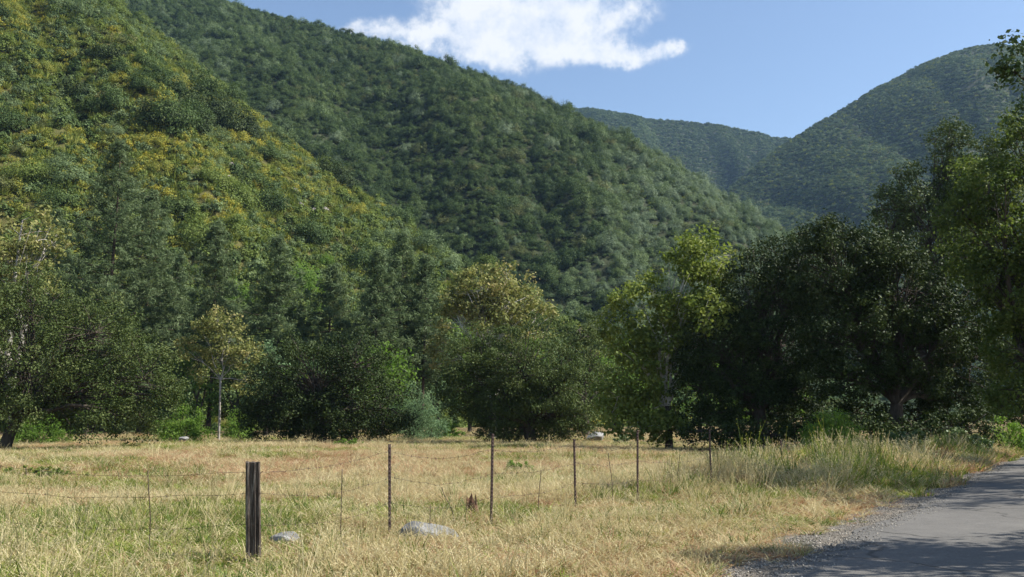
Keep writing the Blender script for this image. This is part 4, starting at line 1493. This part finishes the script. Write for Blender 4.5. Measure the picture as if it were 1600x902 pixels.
# ------------------------------------------------------------------ rocks and bits
def rock(name, label, px, py, Y, size, seed, mat, cat='rock', sink=.35, group=None, at=None):
    import bmesh
    bm = bmesh.new()
    bmesh.ops.create_icosphere(bm, subdivisions=4, radius=1.0)
    me = bpy.data.meshes.new(name)
    bm.to_mesh(me)
    bm.free()
    n = len(me.vertices)
    co = np.empty(n * 3, np.float32)
    me.vertices.foreach_get('co', co)
    co = co.reshape(-1, 3).astype(float)
    r = np.random.default_rng(seed)
    for _ in range(14):                                   # broken facets
        d = r.normal(size=3)
        d /= np.linalg.norm(d)
        cut = .42 + .4 * r.random()
        h = co @ d
        co -= np.outer(np.maximum(h - cut, 0) * .95, d)
    co *= (1 + .16 * (fbm(co[:, 0] * 2.2 + seed, co[:, 1] * 2.2 + co[:, 2] * 1.7, seed, 4) - .5))[:, None]
    co *= np.array(size)
    me.vertices.foreach_set('co', co.astype(np.float32).ravel())
    me.polygons.foreach_set('use_smooth', np.ones(len(me.polygons), bool))
    me.update()
    me.materials.append(M[mat])
    if at is None:
        b = P(px, py, Y)
        z = float(gz(np.array([b[0]]), np.array([Y]))[0])
        loc = (b[0], Y, z + size[2] * (1 - 2 * sink))
    else:
        loc = at
    o = link(name, me, loc=loc, label=label, cat=cat, group=group)
    o.rotation_euler = (0, 0, r.random() * .8 - .4)
    return o


rock('boulder', 'long pale granite boulder lying in dry grass between two steel posts', 682, 838, 12.3, (.52, .3, .24), 3, 'rock', sink=.455).rotation_euler = (0, .16, -.3)
rock('boulder', 'pale rock half hidden in grass beside the wooden post', 440, 850, 11.4, (.25, .2, .2), 4, 'rock', sink=.25)
rock('boulder', 'small pale rock far off at the meadow edge before the left oaks', 286, 690, 58, (.45, .4, .3), 5, 'rock', sink=.2)
rock('boulder', 'white rock glimpsed behind the centre oak, on its right', 932, 662, 66, (.8, .6, .5), 6, 'rock', sink=.1)
rock('clod', 'tiny dark clod in the meadow right of the wooden post', 497, 748, 24, (.12, .1, .09), 7, 'stump', cat='clod', sink=.0)
for i, (px, py) in enumerate(((468, 322), (486, 335), (500, 326), (362, 262), (350, 275), (455, 300))):
    V, s = HILL['near_hill']
    A, Bq = proj(V[:, :40])
    j = np.unravel_index(((A - px) ** 2 + (Bq - py) ** 2).argmin(), A.shape)
    p = V[j[0], j[1]]
    rock('rock_outcrop', 'grey rock outcrop among yellow blooms on the near hillside', 0, 0, 0, (.9 + .35 * (i % 3), .8, .8 + .3 * (i % 2)), 20 + i, 'rock_brown', at=(p[0], p[1], p[2] + .15), group='rock outcrops on the near hillside')


def stump():
    r = np.random.default_rng(77)
    Y = 14.6
    b = P(742, 805, Y)
    z = float(gz(np.array([b[0]]), np.array([Y]))[0])
    n, m = 16, 9
    a = np.arange(n) / n * 2 * np.pi
    V = []
    hgt = .34 + .14 * (vnoise(a * 2.3, a * 0, 5) - .5) * 2 + .05 * r.normal(size=n)
    for k in range(m):
        f = k / (m - 1)
        rad = .10 * (1.25 - .35 * f) * (1 + .25 * (vnoise(a * 2, a * 0 + f * 2, 6) - .5))
        V.append(np.stack([np.cos(a) * rad - .05 * f, np.sin(a) * rad, f * hgt - .05], 1))
    for f in (.9, .55, .2):
        V.append(np.stack([np.cos(a) * .07 * f - .05, np.sin(a) * .07 * f, hgt * (.45 + .2 * f)], 1))
    V = np.concatenate(V)
    mm = m + 3
    F = [(k * n + j, k * n + (j + 1) % n, (k + 1) * n + (j + 1) % n, (k + 1) * n + j) for k in range(mm - 1) for j in range(n)]
    F.append(tuple((mm - 1) * n + j for j in range(n)))
    me = bpy.data.meshes.new('stump')
    me.from_pydata(V.tolist(), [], F)
    me.materials.append(M['stump'])
    link('stump', me, loc=(b[0], Y, z), label='small rotten brown stump left of a steel post', cat='stump')


stump()


# ------------------------------------------------------------------ haze
def haze():
    x0, x1, y0, y1, z0, z1 = -1900, 2300, -300, 2300, -6, 600
    V = [(x, y, z) for z in (z0, z1) for y in (y0, y1) for x in (x0, x1)]
    F = [(0, 2, 3, 1), (4, 5, 7, 6), (0, 1, 5, 4), (2, 6, 7, 3), (0, 4, 6, 2), (1, 3, 7, 5)]
    me = bpy.data.meshes.new('haze')
    me.from_pydata(V, [], F)
    m, N, L = newmat('haze')
    pv = N.new('ShaderNodeVolumePrincipled')
    pv.inputs['Color'].default_value = (.42, .66, 1.0, 1)
    pv.inputs['Density'].default_value = .00009
    pv.inputs['Anisotropy'].default_value = .2
    out = N.new('ShaderNodeOutputMaterial')
    L.new(pv.outputs[0], out.inputs['Volume'])
    me.materials.append(m)
    link('haze', me, kind='stuff', label='thin blue haze in the valley air', cat='haze')


HAZE = True
if HAZE:
    haze()
